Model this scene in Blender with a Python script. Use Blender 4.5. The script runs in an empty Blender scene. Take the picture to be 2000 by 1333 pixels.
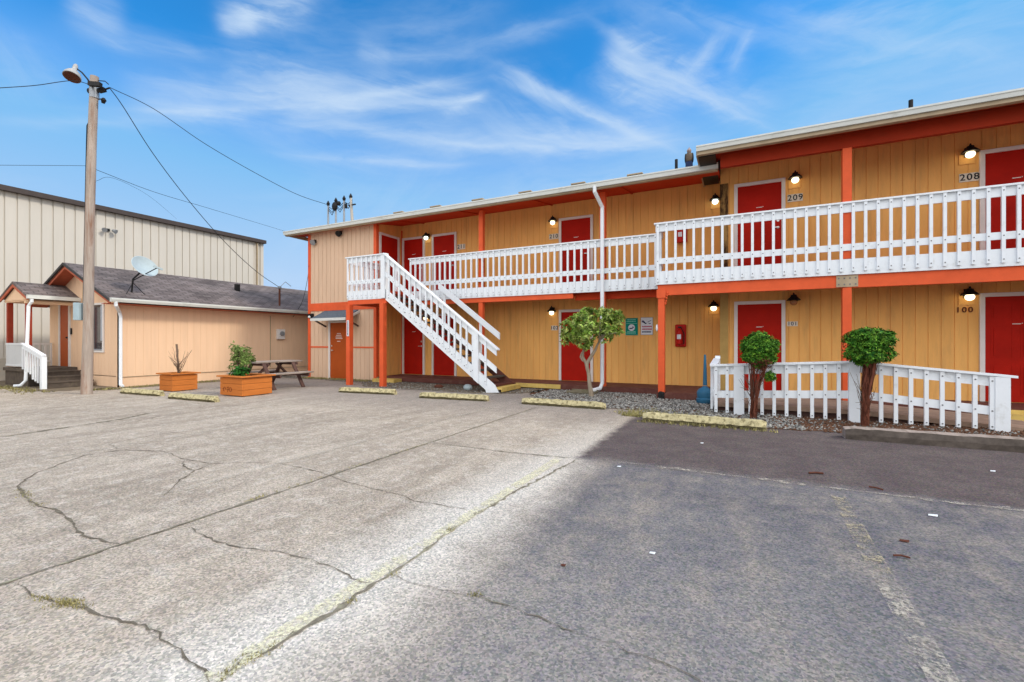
import bpy, bmesh, math, random
from mathutils import Vector, Matrix
from math import radians as R, sin, cos, tan, pi, atan, sqrt, exp
random.seed(7)
SC = bpy.context.scene
COL = SC.collection

# ---------------------------------------------------------------- camera
TH = R(26.5); EYE = 1.34; F = 889.0
cam_d = bpy.data.cameras.new('camera'); cam = bpy.data.objects.new('camera', cam_d); COL.objects.link(cam)
cam.location = (0, 0, EYE); cam.rotation_euler = (R(90), 0, TH)
cam_d.lens = 16.0; cam_d.sensor_width = 36.0; cam_d.clip_start = 0.05; cam_d.clip_end = 9000
SC.camera = cam
SC.view_settings.view_transform = 'Standard'; SC.view_settings.look = 'None'
SC.view_settings.exposure = 0.0; SC.view_settings.gamma = 1.0

FW = (-sin(TH), cos(TH)); RT = (cos(TH), sin(TH))
def ray(u, v): return Vector((RT[0]*(u-1000)/F+FW[0], RT[1]*(u-1000)/F+FW[1], (666.5-v)/F))
def G(u, v, z=0.0):
    d = ray(u, v); k = (z-EYE)/d.z; return Vector((d.x*k, d.y*k, z))
def PY(u, v, Y):
    d = ray(u, v); k = Y/d.y; return Vector((d.x*k, Y, EYE+d.z*k))
def PX(u, v, X):
    d = ray(u, v); k = X/d.x; return Vector((X, d.y*k, EYE+d.z*k))
def PD(u, v, dep):
    d = ray(u, v); return Vector((d.x*dep, d.y*dep, EYE+d.z*dep))

# ---------------------------------------------------------------- sun and sky
SUN_EL = R(41); SUN_AZ = R(76)        # azimuth clockwise from +Y (towards +X)
sd = bpy.data.lights.new('sun', 'SUN'); sun = bpy.data.objects.new('sun', sd); COL.objects.link(sun)
sd.energy = 2.1; sd.angle = R(10); sd.color = (1.0, 0.93, 0.82)
sdir = Vector((sin(SUN_AZ)*cos(SUN_EL), cos(SUN_AZ)*cos(SUN_EL), sin(SUN_EL)))
sun.rotation_euler = sdir.to_track_quat('Z', 'Y').to_euler()

W = bpy.data.worlds.new('World'); SC.world = W; W.use_nodes = True
nt = W.node_tree; nt.nodes.clear()
def nd(t, **k):
    n = nt.nodes.new(t)
    for a, b in k.items(): setattr(n, a, b)
    return n
def mth(op, a, b=None, c=None, clamp=False):
    n = nd('ShaderNodeMath', operation=op, use_clamp=clamp)
    for i, x in enumerate((a, b, c)):
        if x is None: continue
        if isinstance(x, (int, float)): n.inputs[i].default_value = x
        else: nt.links.new(x, n.inputs[i])
    return n.outputs[0]
def sky_build():
    out = nd('ShaderNodeOutputWorld'); bg = nd('ShaderNodeBackground')
    sky = nd('ShaderNodeTexSky', sky_type='NISHITA')
    sky.sun_disc = False; sky.sun_elevation = SUN_EL; sky.sun_rotation = SUN_AZ
    sky.altitude = 50; sky.air_density = 1.0; sky.dust_density = 0.6; sky.ozone_density = 2.2
    hs = nd('ShaderNodeHueSaturation'); hs.inputs['Saturation'].default_value = 1.1; hs.inputs['Value'].default_value = 1.0
    nt.links.new(sky.outputs[0], hs.inputs['Color'])
    tc = nd('ShaderNodeTexCoord'); sep = nd('ShaderNodeSeparateXYZ'); nt.links.new(tc.outputs['Generated'], sep.inputs[0])
    X, Y, Z = sep.outputs
    az = mth('ARCTAN2', X, Y); el = mth('ARCSINE', Z)
    # domain-warped wisps
    cmb = nd('ShaderNodeCombineXYZ'); nt.links.new(mth('MULTIPLY', az, 2.2), cmb.inputs[0]); nt.links.new(mth('MULTIPLY', el, 7.0), cmb.inputs[1])
    rot = nd('ShaderNodeMapping'); rot.inputs['Rotation'].default_value = (0, 0, R(-12)); nt.links.new(cmb.outputs[0], rot.inputs[0])
    n1 = nd('ShaderNodeTexNoise'); n1.inputs['Scale'].default_value = 1.3; n1.inputs['Detail'].default_value = 9; n1.inputs['Roughness'].default_value = .58
    n1.inputs['Distortion'].default_value = .9; nt.links.new(rot.outputs[0], n1.inputs['Vector'])
    n2 = nd('ShaderNodeTexNoise'); n2.inputs['Scale'].default_value = 5.5; n2.inputs['Detail'].default_value = 8; n2.inputs['Roughness'].default_value = .6
    n2.inputs['Distortion'].default_value = .6; nt.links.new(rot.outputs[0], n2.inputs['Vector'])
    base = nd('ShaderNodeMapRange'); base.inputs['From Min'].default_value = .5; base.inputs['From Max'].default_value = .85
    base.inputs['To Max'].default_value = .26; nt.links.new(n1.outputs[0], base.inputs['Value'])
    total = base.outputs[0]
    def azel(u, v):
        d = ray(u, v).normalized(); return math.atan2(d.x, d.y), math.asin(d.z)
    # long cirrus strands: (ax, ay, bx, by, half width px, strength)
    strands = [(330,205,700,158,26,.55),(690,158,930,210,26,.62),(560,212,735,210,16,.55),(560,230,1000,272,26,.42),(980,270,1340,262,24,.5),
               (450,40,600,-8,26,.75),(430,55,500,40,14,.6),(130,0,240,40,26,.45),(1200,90,1330,200,60,.45),(1300,150,1500,225,30,.45),
               (980,130,1250,262,13,.5),(970,150,1130,215,9,.4),(1190,100,1290,190,30,.5),(1420,60,1330,150,14,.4),(640,200,950,196,12,.5),(880,212,950,185,7,.7),(430,160,640,130,40,.3),(250,180,420,205,30,.3),(1600,60,2000,10,40,.25),(1420,140,1470,60,14,.35),(620,300,860,322,12,.3),(0,60,60,200,40,.2),(700,95,760,110,16,.35),
               (1500,180,2100,120,90,.25),(900,420,1400,330,70,.3),(520,560,900,300,70,.16),(950,205,1100,290,60,.3),(640,60,980,20,20,.18)]
    FIB = {}
    for a_ in (-1.0, -.5, -.12, .12, .9):     # fibres of ice cloud drawn out along five wind directions
        mpf = nd('ShaderNodeMapping', vector_type='TEXTURE'); mpf.inputs['Rotation'].default_value = (0, 0, a_); mpf.inputs['Scale'].default_value = (1/4.0, 1/32.0, 1); mpf.inputs['Location'].default_value = (a_, 0, 0)
        cv = nd('ShaderNodeCombineXYZ'); nt.links.new(az, cv.inputs[0]); nt.links.new(mth('ADD', el, mth('MULTIPLY', n1.outputs[0], .06)), cv.inputs[1]); nt.links.new(cv.outputs[0], mpf.inputs[0])
        fn = nd('ShaderNodeTexNoise'); fn.inputs['Scale'].default_value = 1.0; fn.inputs['Detail'].default_value = 6; fn.inputs['Roughness'].default_value = .62; fn.inputs['Distortion'].default_value = .35
        nt.links.new(mpf.outputs[0], fn.inputs['Vector'])
        q_ = nd('ShaderNodeMapRange'); q_.inputs['From Min'].default_value = .16; q_.inputs['From Max'].default_value = .86; q_.inputs['To Max'].default_value = 1.75; nt.links.new(fn.outputs[0], q_.inputs['Value']); FIB[a_] = q_.outputs[0]
    strands += [(250,215,900,150,7,.5),(520,190,960,150,8,.4),(700,250,1350,275,9,.5),(560,300,900,322,7,.4),(0,240,330,238,9,.3),(1050,170,1330,300,8,.45),(1180,60,1500,250,9,.4),(1500,30,2000,110,20,.3),(1250,10,1700,90,16,.25),(640,110,1150,30,14,.3),(150,60,420,110,14,.3)]
    for (ax, ay, bx, by, w, s) in strands:
        a0, e0 = azel(ax, ay); a1, e1 = azel(bx, by)
        L = sqrt((a1-a0)**2+(e1-e0)**2); tx, ty = (a1-a0)/L, (e1-e0)/L; wr = w/F*.95
        da = mth('SUBTRACT', az, a0); de = mth('SUBTRACT', el, e0)
        t = mth('ADD', mth('MULTIPLY', da, tx), mth('MULTIPLY', de, ty))
        t = mth('DIVIDE', t, L)
        d = mth('ADD', mth('MULTIPLY', da, -ty), mth('MULTIPLY', de, tx))
        wob = mth('MULTIPLY', mth('SUBTRACT', n1.outputs[0], .5), wr*2.0)
        wob2 = mth('MULTIPLY', mth('SUBTRACT', n2.outputs[0], .5), wr*1.8)
        d = mth('ADD', d, mth('ADD', wob, wob2))
        g = mth('EXPONENT', mth('MULTIPLY', mth('POWER', mth('ABSOLUTE', mth('DIVIDE', d, wr)), 1.6), -1.0))
        # ends fade
        u_ = mth('SUBTRACT', mth('MULTIPLY', t, 2.0), 1.0)
        ef = mth('EXPONENT', mth('MULTIPLY', mth('POWER', mth('ABSOLUTE', u_), 4.0), -.9))
        st = mth('MULTIPLY', mth('MULTIPLY', g, ef), s)
        ang = math.atan2(ty, tx); ang = (ang+pi/2) % pi-pi/2
        b_ = min(FIB, key=lambda k: abs(k-ang)); fr_ = FIB[b_]
        st = mth('MULTIPLY', st, fr_)
        total = mth('SUBTRACT', 1.0, mth('MULTIPLY', mth('SUBTRACT', 1.0, total, clamp=True), mth('SUBTRACT', 1.0, st, clamp=True)))
    # hazier towards the horizon
    hz = nd('ShaderNodeMapRange'); hz.inputs['From Min'].default_value = 0.50; hz.inputs['From Max'].default_value = -.02
    hz.inputs['To Min'].default_value = 0; hz.inputs['To Max'].default_value = .95; nt.links.new(el, hz.inputs['Value'])
    total = mth('MAXIMUM', total, 0.0)
    total = mth('SUBTRACT', 1.0, mth('MULTIPLY', mth('SUBTRACT', 1.0, total, clamp=True), mth('SUBTRACT', 1.0, hz.outputs[0], clamp=True)))
    # unseen bright cloud added behind the camera to fill the shaded facade
    dt = mth('ADD', mth('MULTIPLY', X, -FW[0]), mth('MULTIPLY', Y, -FW[1]))
    fill_cloud = nd('ShaderNodeMapRange'); fill_cloud.inputs['From Min'].default_value = -.05; fill_cloud.inputs['From Max'].default_value = .45
    nt.links.new(mth('ADD', dt, mth('MULTIPLY', mth('SUBTRACT', n1.outputs[0], .5), .4)), fill_cloud.inputs['Value'])
    skyc = nd('ShaderNodeMix', data_type='RGBA', blend_type='MULTIPLY'); skyc.inputs[0].default_value = 1
    nt.links.new(hs.outputs[0], skyc.inputs[6]); skyc.inputs[7].default_value = SKY_TINT
    cap = nd('ShaderNodeVectorMath', operation='MINIMUM'); nt.links.new(skyc.outputs[2], cap.inputs[0]); cap.inputs[1].default_value = SKY_CAP
    elr = nd('ShaderNodeMapRange'); elr.inputs['From Min'].default_value = 0.0; elr.inputs['From Max'].default_value = 1.0; elr.inputs['To Min'].default_value = .66; elr.inputs['To Max'].default_value = 1.45; nt.links.new(el, elr.inputs['Value'])
    bk = nd('ShaderNodeVectorMath', operation='SCALE'); bk.inputs[0].default_value = FILL_CLOUD[:3]; nt.links.new(elr.outputs[0], bk.inputs['Scale'])
    m1 = nd('ShaderNodeMix', data_type='RGBA'); nt.links.new(total, m1.inputs[0]); nt.links.new(cap.outputs[0], m1.inputs[6]); m1.inputs[7].default_value = CLOUD
    m2 = nd('ShaderNodeMix', data_type='RGBA'); nt.links.new(fill_cloud.outputs[0], m2.inputs[0]); nt.links.new(m1.outputs[2], m2.inputs[6]); nt.links.new(bk.outputs[0], m2.inputs[7])
    nt.links.new(m2.outputs[2], bg.inputs[0]); bg.inputs[1].default_value = SKY_STR
    nt.links.new(bg.outputs[0], out.inputs[0])
SKY_STR = 0.10
SKY_TINT = (.38, 1.75, 2.4, 1); SKY_CAP = (1.6, 4.3, 9.0)
CLOUD = (5.9, 7.5, 9.5, 1)
FILL_CLOUD = (18.5, 18.6, 19.0, 1)
sky_build()

# ---------------------------------------------------------------- materials
def newmat(name):
    m = bpy.data.materials.new(name); m.use_nodes = True
    return m, m.node_tree, m.node_tree.nodes['Principled BSDF']
def mat(name, col, rough=.7, var=.12, scale=3.0, dirt=None, dirt_amt=.5, dirt_scale=1.5, dirt_lo=.55, bump=0.0, bscale=60, metal=0.0, streak=None, emit=None, island=0.0, spec=.15):
    m, t, b = newmat(name); N = t.nodes; L = t.links
    tc = N.new('ShaderNodeTexCoord'); mp = N.new('ShaderNodeMapping'); L.new(tc.outputs['Object'], mp.inputs[0])
    if streak: mp.inputs['Scale'].default_value = streak
    n = N.new('ShaderNodeTexNoise'); n.inputs['Scale'].default_value = scale; n.inputs['Detail'].default_value = 8; n.inputs['Roughness'].default_value = .65
    L.new(mp.outputs[0], n.inputs['Vector'])
    cr = N.new('ShaderNodeValToRGB')
    cr.color_ramp.elements[0].position = .3; cr.color_ramp.elements[1].position = .7
    cr.color_ramp.elements[0].color = (*[c*(1-var) for c in col], 1); cr.color_ramp.elements[1].color = (*[min(1, c*(1+var)) for c in col], 1)
    L.new(n.outputs[0], cr.inputs[0]); last = cr.outputs[0]
    if dirt:
        n2 = N.new('ShaderNodeTexNoise'); n2.inputs['Scale'].default_value = dirt_scale; n2.inputs['Detail'].default_value = 10; n2.inputs['Roughness'].default_value = .7
        L.new(mp.outputs[0], n2.inputs['Vector'])
        mr = N.new('ShaderNodeMapRange'); mr.inputs['From Min'].default_value = dirt_lo; mr.inputs['From Max'].default_value = dirt_lo+.15; mr.inputs['To Max'].default_value = dirt_amt
        L.new(n2.outputs[0], mr.inputs['Value'])
        mx = N.new('ShaderNodeMix'); mx.data_type = 'RGBA'; L.new(mr.outputs[0], mx.inputs[0]); L.new(last, mx.inputs[6]); mx.inputs[7].default_value = (*dirt, 1); last = mx.outputs[2]
    if island:
        g = N.new('ShaderNodeNewGeometry'); h = N.new('ShaderNodeHueSaturation')
        mr = N.new('ShaderNodeMapRange'); mr.inputs['To Min'].default_value = 1-island; mr.inputs['To Max'].default_value = 1+island; L.new(g.outputs['Random Per Island'], mr.inputs['Value'])
        L.new(mr.outputs[0], h.inputs['Value']); L.new(last, h.inputs['Color']); last = h.outputs[0]
    L.new(last, b.inputs['Base Color']); b.inputs['Roughness'].default_value = rough; b.inputs['Metallic'].default_value = metal
    b.inputs['Specular IOR Level'].default_value = spec
    if bump:
        nb = N.new('ShaderNodeTexNoise'); nb.inputs['Scale'].default_value = bscale; nb.inputs['Detail'].default_value = 6; L.new(mp.outputs[0], nb.inputs['Vector'])
        bp = N.new('ShaderNodeBump'); bp.inputs['Strength'].default_value = bump; bp.inputs['Distance'].default_value = .01; L.new(nb.outputs[0], bp.inputs['Height']); L.new(bp.outputs[0], b.inputs['Normal'])
    if emit: b.inputs['Emission Color'].default_value = (*emit[:3], 1); b.inputs['Emission Strength'].default_value = emit[3]
    return m
ZS = (1, 1, .18)
M = {}
M['tan'] = mat('tan_siding_paint', (.83, .445, .135), .8, .08, 2.0, (.50,.28,.11), .42, 1.6, .52, .25, 45, streak=(3,3,.35))
M['beige'] = mat('beige_siding_paint', (.68, .475, .325), .75, .07, 2.0, (.44,.29,.18), .38, 1.4, .54, .25, 45, streak=(3,3,.35))
M['house'] = mat('peach_siding_paint', (.80, .55, .36), .8, .05, 1.5, (.55,.36,.2), .25, .9, .62, .2, 45, streak=(3,3,.35))
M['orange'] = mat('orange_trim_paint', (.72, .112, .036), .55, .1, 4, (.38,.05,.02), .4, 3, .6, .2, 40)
M['rake'] = mat('faded_orange_rake_paint', (.46, .12, .065), .7, .15, 5, (.25,.09,.05), .4, 4, .55)
M['porch_red'] = mat('brick_red_post_paint', (.30, .045, .022), .7, .15, 5)
M['cornerb'] = mat('mustard_corner_board', (.46, .30, .10), .8, .12, 3)
M['cornerd'] = mat('water_stained_corner_board', (.40, .24, .08), .85, .2, 3, (.035,.015,.008), .95, 2.2, .42, streak=(3,3,.8))
M['dark_edge'] = mat('dark_concrete_edge', (.10,.085,.045), .95, .4, 14, (.20,.17,.09), .6, 10, .52)  # darker tone for the lowest faces of the wheel stops
M['timber_shade'] = mat('shaded_timber_face', (.11,.09,.075), .9, .35, 9)  # shade on the kerb's front, painted as a darker timber colour
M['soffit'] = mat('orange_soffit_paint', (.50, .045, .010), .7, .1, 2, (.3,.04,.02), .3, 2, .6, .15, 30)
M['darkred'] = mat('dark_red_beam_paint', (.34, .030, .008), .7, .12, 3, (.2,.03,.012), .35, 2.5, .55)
M['red'] = mat('red_door_paint', (.40, .010, .003), .62, .14, 3, spec=.12)
M['brick_red'] = mat('rust_orange_door_paint', (.40, .075, .012), .5, .08, 3)
M['brown_paint'] = mat('brown_deck_paint', (.125, .045, .035), .7, .15, 4, (.22,.12,.09), .4, 3, .5, .2, 30)
M['yellow_edge'] = mat('yellow_edge_paint', (.62, .44, .13), .7, .12, 5, (.25,.17,.07), .6, 6, .55)
M['white'] = mat('white_rail_paint', (.80, .84, .87), .55, .03, 5, (.50,.50,.46), .45, 4.5, .57, .12, 40)
M['frame'] = mat('white_frame_paint', (.72, .68, .64), .6, .05, 5, (.45,.36,.28), .3, 3, .6)
M['gutter'] = mat('off_white_gutter_metal', (.66, .68, .64), .45, .06, 5, (.30,.30,.24), .5, 3.5, .56, streak=(.5,.5,1))
M['fascia'] = mat('tan_fascia_wood', (.42, .33, .22), .7, .15, 4)
M['dark_metal'] = mat('black_metal', (.018, .017, .017), .45, .2, 8)
M['bolt_grey'] = mat('weathered_bolt_metal', (.16, .16, .17), .6, .2, 8)
M['bulb'] = mat('lit_glass', (.9, .85, .7), .3, .02, emit=(1, .84, .52, 3.0))
M['bulb_cool'] = mat('lit_glass_cool', (.9, .9, .85), .3, .02, emit=(.9, 1, .85, 3.0))
M['glass_off'] = mat('unlit_amber_glass', (.35, .16, .07), .2, .05)
M['chrome'] = mat('brushed_metal', (.55, .55, .53), .3, .05, metal=.8)
M['grey_metal'] = mat('galvanised_metal', (.34, .36, .38), .45, .12, 8, metal=.5)
M['shingle_dark'] = mat('dark_shingles', (.06, .057, .055), .9, .25, 14, bump=.6, bscale=40)
M['pole'] = mat('weathered_pole_wood', (.38, .315, .265), .9, .22, 5, (.23,.11,.06), .8, 2.2, .50, .7, 30, streak=(2.5,2.5,.28))
M['pole_top'] = mat('pale_dry_wood', (.46, .42, .36), .9, .15, 8, streak=(3,3,.3))
M['stone_y'] = mat('worn_yellow_concrete', (.55, .48, .27), .9, .18, 9, (.13,.105,.05), .9, 14, .475, .8, 50)
M['stone_g'] = mat('mossy_grey_concrete', (.22, .19, .13), .95, .2, 7, (.10,.10,.04), .7, 5, .5, .8, 50)
M['timber'] = mat('grey_weathered_timber', (.34, .28, .24), .85, .16, 5, (.15,.12,.09), .7, 3, .5, .4, 30, streak=(3,.4,3))
M['table_dark'] = mat('stained_brown_timber', (.10, .055, .045), .8, .2, 5)
M['step_wood'] = mat('dark_weathered_step_wood', (.10, .08, .065), .85, .25, 6, (.2,.18,.11), .5, 5, .55)
M['planter'] = mat('orange_stained_planter_wood', (.52, .165, .035), .7, .12, 5, (.26,.09,.02), .5, 3.5, .58, .3, 40, streak=(.6,.6,4))
M['soil'] = mat('dark_soil', (.05, .032, .02), .95, .3, 20, bump=.8)
M['mulch'] = mat('brown_bark_litter', (.12, .06, .035), .95, .3, 25, bump=.8)
M['trunk'] = mat('pale_grey_bark', (.33, .27, .2), .9, .2, 10, (.16,.12,.07), .6, 6, .5, .5, 50, streak=(2,2,.5))
M['redbark'] = mat('shaggy_red_brown_bark', (.15, .05, .03), .95, .35, 18, (.07,.03,.02), .6, 12, .5, .9, 60, streak=(2,2,.3), island=.4)
M['twig'] = mat('bare_grey_twigs', (.16, .11, .08), .9, .2, 8)
M['leaf_rh'] = mat('glossy_shrub_leaves', (.17, .29, .035), .45, .45, 4.5, (.55,.58,.17), .85, 7, .47, island=.6, spec=.4)
M['leaf_top'] = mat('feathery_evergreen_leaves', (.045, .145, .012), .6, .45, 9, (.22,.40,.04), .9, 14, .49, island=.6)
M['leaf_pot'] = mat('soft_green_leaves', (.16, .24, .06), .55, .35, 8, (.36,.42,.15), .6, 8, .5, island=.45)
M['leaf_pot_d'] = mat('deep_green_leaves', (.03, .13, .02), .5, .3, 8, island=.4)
M['weed'] = mat('straw_green_weeds', (.30, .26, .11), .9, .35, 5, (.16,.18,.05), .7, 6, .5, island=.4)
M['lampgrey'] = mat('dull_grey_lamp_enamel', (.40,.39,.37), .5, .2, 9)
M['dish'] = mat('pale_grey_dish_paint', (.42, .50, .52), .5, .08, 6)
M['bluebox'] = mat('blue_grey_box_paint', (.36, .46, .50), .5, .08, 6)
M['bin'] = mat('blue_plastic', (.035, .14, .24), .45, .12, 5, (.08,.12,.14), .4, 4, .55)
M['extred'] = mat('extinguisher_red', (.50, .012, .008), .4, .06)
M['sign_g'] = mat('green_sign_face', (.0, .23, .17), .5, .05)
M['sign_w'] = mat('white_sign_face', (.68, .72, .76), .5, .03)
M['ink'] = mat('dark_blue_ink', (.02, .035, .09), .6, .05)
M['ink_r'] = mat('red_ink', (.45, .02, .08), .6, .05)
M['ink_l'] = mat('pale_green_ink', (.25, .62, .5), .6, .05)
M['black'] = mat('black_lettering', (.02, .02, .022), .6, .05)
M['maroon'] = mat('maroon_lettering', (.13, .02, .012), .6, .05)
M['plaque'] = mat('pale_number_plate', (.72, .66, .54), .6, .06)
M['wire'] = mat('black_cable', (.02, .02, .022), .6, .1)
M['window_dark'] = mat('window_glass', (.05, .05, .055), .06, .2, spec=.8)
M['curtain'] = mat('grey_curtain', (.38, .40, .43), .8, .12, 6, streak=(8,8,.3))
M['warehouse'] = mat('cream_metal_cladding', (.60, .555, .48), .6, .04, 1.5, (.42,.38,.32), .3, 1.2, .6, streak=(2,2,.25))
M['ware_dark'] = mat('dark_brown_eave_metal', (.07, .055, .05), .5, .15, 4)
M['foundation'] = mat('stained_concrete_wall', (.48, .43, .35), .9, .12, 4, (.25,.22,.16), .5, 3, .55)
M['bird'] = mat('brown_bird_figure', (.13, .10, .075), .8, .3, 14)
M['bird_pale'] = mat('pale_bird_head', (.33, .26, .24), .8, .2, 14)
M['stain_brown'] = mat('dirt_ground', (.17, .135, .095), .95, .25, 2.5, (.09,.085,.045), .6, 3, .55, .8, 40)
M['crack'] = mat('dark_crack_fill', (.16, .135, .10), .95, .35, 30, (.33,.30,.19), .7, 6, .55)
M['joint'] = mat('joint_fill', (.20, .175, .13), .95, .3, 30, (.38,.36,.24), .8, 7, .48)
M['litter'] = mat('white_litter', (.75, .78, .78), .7, .05)
M['leaf_dead'] = mat('dead_leaf_brown', (.11, .04, .025), .8, .2)
M['hill'] = mat('far_blue_hill', (.10, .17, .25), 1.0, .12, .01)

def shingle_mat(name, axis):
    m, t, b = newmat(name); N = t.nodes; L = t.links
    tc = N.new('ShaderNodeTexCoord'); mp = N.new('ShaderNodeMapping'); L.new(tc.outputs['Object'], mp.inputs[0])
    if axis == 'Y': mp.inputs['Rotation'].default_value = (0, 0, R(90))
    br = N.new('ShaderNodeTexBrick'); br.inputs['Scale'].default_value = 1; br.inputs['Brick Width'].default_value = .30; br.inputs['Row Height'].default_value = .135
    br.inputs['Mortar Size'].default_value = .010; br.inputs['Mortar Smooth'].default_value = .4; br.inputs['Bias'].default_value = 0
    br.inputs['Color1'].default_value = (.13, .10, .09, 1); br.inputs['Color2'].default_value = (.22, .18, .165, 1); br.inputs['Mortar'].default_value = (.035, .03, .03, 1)
    dn = N.new('ShaderNodeTexNoise'); dn.inputs['Scale'].default_value = 5; L.new(mp.outputs[0], dn.inputs['Vector'])
    vm = N.new('ShaderNodeVectorMath'); vm.operation = 'MULTIPLY_ADD'; L.new(dn.outputs['Color'], vm.inputs[0]); vm.inputs[1].default_value = (.05,.05,0); L.new(mp.outputs[0], vm.inputs[2])
    L.new(vm.outputs[0], br.inputs['Vector'])
    n = N.new('ShaderNodeTexNoise'); n.inputs['Scale'].default_value = 1.3; n.inputs['Detail'].default_value = 9; L.new(mp.outputs[0], n.inputs['Vector'])
    mr = N.new('ShaderNodeMapRange'); mr.inputs['From Min'].default_value = .3; mr.inputs['From Max'].default_value = .7; mr.inputs['To Min'].default_value = .6; mr.inputs['To Max'].default_value = 1.25; L.new(n.outputs[0], mr.inputs['Value'])
    mx = N.new('ShaderNodeVectorMath'); mx.operation = 'SCALE'; L.new(br.outputs[0], mx.inputs[0]); L.new(mr.outputs[0], mx.inputs['Scale'])
    L.new(mx.outputs[0], b.inputs['Base Color']); b.inputs['Roughness'].default_value = .95
    bp = N.new('ShaderNodeBump'); bp.inputs['Strength'].default_value = .7; bp.inputs['Distance'].default_value = .02; bp.invert = True; L.new(br.outputs['Fac'], bp.inputs['Height']); L.new(bp.outputs[0], b.inputs['Normal'])
    return m
M['shingle'] = shingle_mat('brown_grey_shingles', 'Y')

def lot_mat():
    """worn concrete slabs on the left, darker asphalt from x = -1.5 on; wear is noise with a shape of its own"""
    m, t, b = newmat('worn_parking_lot'); N = t.nodes; L = t.links
    def math_(op, a, c=None, d=None, clamp=False):
        n = N.new('ShaderNodeMath'); n.operation = op; n.use_clamp = clamp
        for i, x in enumerate((a, c, d)):
            if x is None: continue
            if isinstance(x, (int, float)): n.inputs[i].default_value = x
            else: L.new(x, n.inputs[i])
        return n.outputs[0]
    def noise(sc, det=6, rough=.6, vec=None, dist=0):
        n = N.new('ShaderNodeTexNoise'); n.inputs['Scale'].default_value = sc; n.inputs['Detail'].default_value = det; n.inputs['Roughness'].default_value = rough
        n.inputs['Distortion'].default_value = dist; L.new(vec or tc.outputs['Object'], n.inputs['Vector']); return n.outputs[0]
    def rng(v, a, c, lo=0., hi=1.):
        n = N.new('ShaderNodeMapRange'); n.inputs['From Min'].default_value = a; n.inputs['From Max'].default_value = c; n.inputs['To Min'].default_value = lo; n.inputs['To Max'].default_value = hi
        L.new(v, n.inputs['Value']); return n.outputs[0]
    def mix(f, a, c):
        n = N.new('ShaderNodeMix'); n.data_type = 'RGBA'
        if isinstance(f, (int, float)): n.inputs[0].default_value = f
        else: L.new(f, n.inputs[0])
        for i, x in ((6, a), (7, c)):
            if isinstance(x, tuple): n.inputs[i].default_value = (*x, 1)
            else: L.new(x, n.inputs[i])
        return n.outputs[2]
    tc = N.new('ShaderNodeTexCoord'); sp = N.new('ShaderNodeSeparateXYZ'); L.new(tc.outputs['Object'], sp.inputs[0]); X, Y, Z = sp.outputs
    big = noise(.55, 6, .6, dist=.4); mid = noise(2.6, 8, .68); mid2 = noise(6.5, 8, .7)
    vo = N.new('ShaderNodeTexVoronoi'); vo.inputs['Scale'].default_value = 95; L.new(tc.outputs['Object'], vo.inputs['Vector'])
    vs = N.new('ShaderNodeSeparateColor'); L.new(vo.outputs['Color'], vs.inputs[0])
    fine = noise(140, 3, .7)
    # streaks along the driving lanes (+Y)
    mpn = N.new('ShaderNodeMapping'); mpn.inputs['Scale'].default_value = (3.2, .45, 1); L.new(tc.outputs['Object'], mpn.inputs[0])
    strk = noise(1.0, 8, .65, mpn.outputs[0])
    # concrete
    conc = mix(rng(math_('ADD', math_('MULTIPLY', big, .45), math_('MULTIPLY', strk, .55)), .38, .62), (.30, .245, .185), (.52, .44, .345))
    conc = mix(rng(mid, .46, .66, 0, .55), conc, (.33, .268, .21))
    conc = mix(rng(mid2, .50, .66, 0, .6), conc, (.62, .55, .46))
    # bleached strip either side of the long joint at x = -1.75
    dj = math_('ABSOLUTE', math_('ADD', X, 1.85))
    st = math_('MULTIPLY', rng(math_('ADD', dj, math_('MULTIPLY', math_('SUBTRACT', mid, .5), .6)), .1, .65, .75, 0), rng(Y, 8.5, 3.5, 0, 1))
    conc = mix(st, conc, (.66, .615, .54))
    # asphalt
    asph = mix(rng(big, .38, .62), (.100, .093, .102), (.175, .163, .160))
    asph = mix(rng(Y, 4.9, 1.0, 0, .55), asph, (.235, .225, .215)); asph = mix(rng(math_('ADD', math_('MULTIPLY', strk, .5), math_('MULTIPLY', mid, .5)), .47, .60, 0, .6), asph, (.30, .255, .205)); asph = mix(math_('MULTIPLY', rng(X, 1.0, -1.0), rng(Y, 3.2, .8, 0, .7)), asph, (.38, .335, .285))
    asph = mix(rng(mid2, .52, .68, 0, .5), asph, (.30, .265, .225)); asph = mix(rng(mid2, .48, .32, 0, .5), asph, (.10, .10, .13))
    new = mix(rng(mid, .4, .7), (.085, .062, .060), (.125, .098, .088))
    asph = mix(rng(math_('ADD', Y, math_('MULTIPLY', math_('SUBTRACT', mid2, .5), .5)), 4.90, 5.2), asph, new)
    # boundary: sharp beyond the cross seam, fuzzy this side of it
    fz = math_('ADD', X, math_('MULTIPLY', math_('SUBTRACT', mid, .5), .45))
    fz = math_('ADD', fz, math_('MULTIPLY', rng(Y, 5., 0., 0, 1), -.15))
    near = rng(fz, -1.68, -1.20); far = rng(math_('ADD', X, math_('MULTIPLY', math_('SUBTRACT', mid2, .5), .30)), -1.74, -1.60)
    sel = rng(Y, 4.9, 5.05)
    fac = mix(sel, near, far)
    col = mix(fac, conc, asph)
    # darker tone painted on the left concrete for the motel's soft shadow
    col = mix(math_('MULTIPLY', rng(math_('ADD', Y, math_('MULTIPLY', math_('SUBTRACT', mid, .5), 1.2)), 6.3, 8.2, 0, .6), rng(X, -1.6, -2.0)), col, (.22, .19, .17))
    # exposed aggregate speckle
    sp1 = rng(vs.outputs[0], .0, 1.0, .62, 1.38); sp2 = rng(fine, .3, .7, .80, 1.2)
    vm = N.new('ShaderNodeVectorMath'); vm.operation = 'SCALE'; L.new(col, vm.inputs[0]); L.new(math_('MULTIPLY', sp1, sp2), vm.inputs['Scale'])
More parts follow.
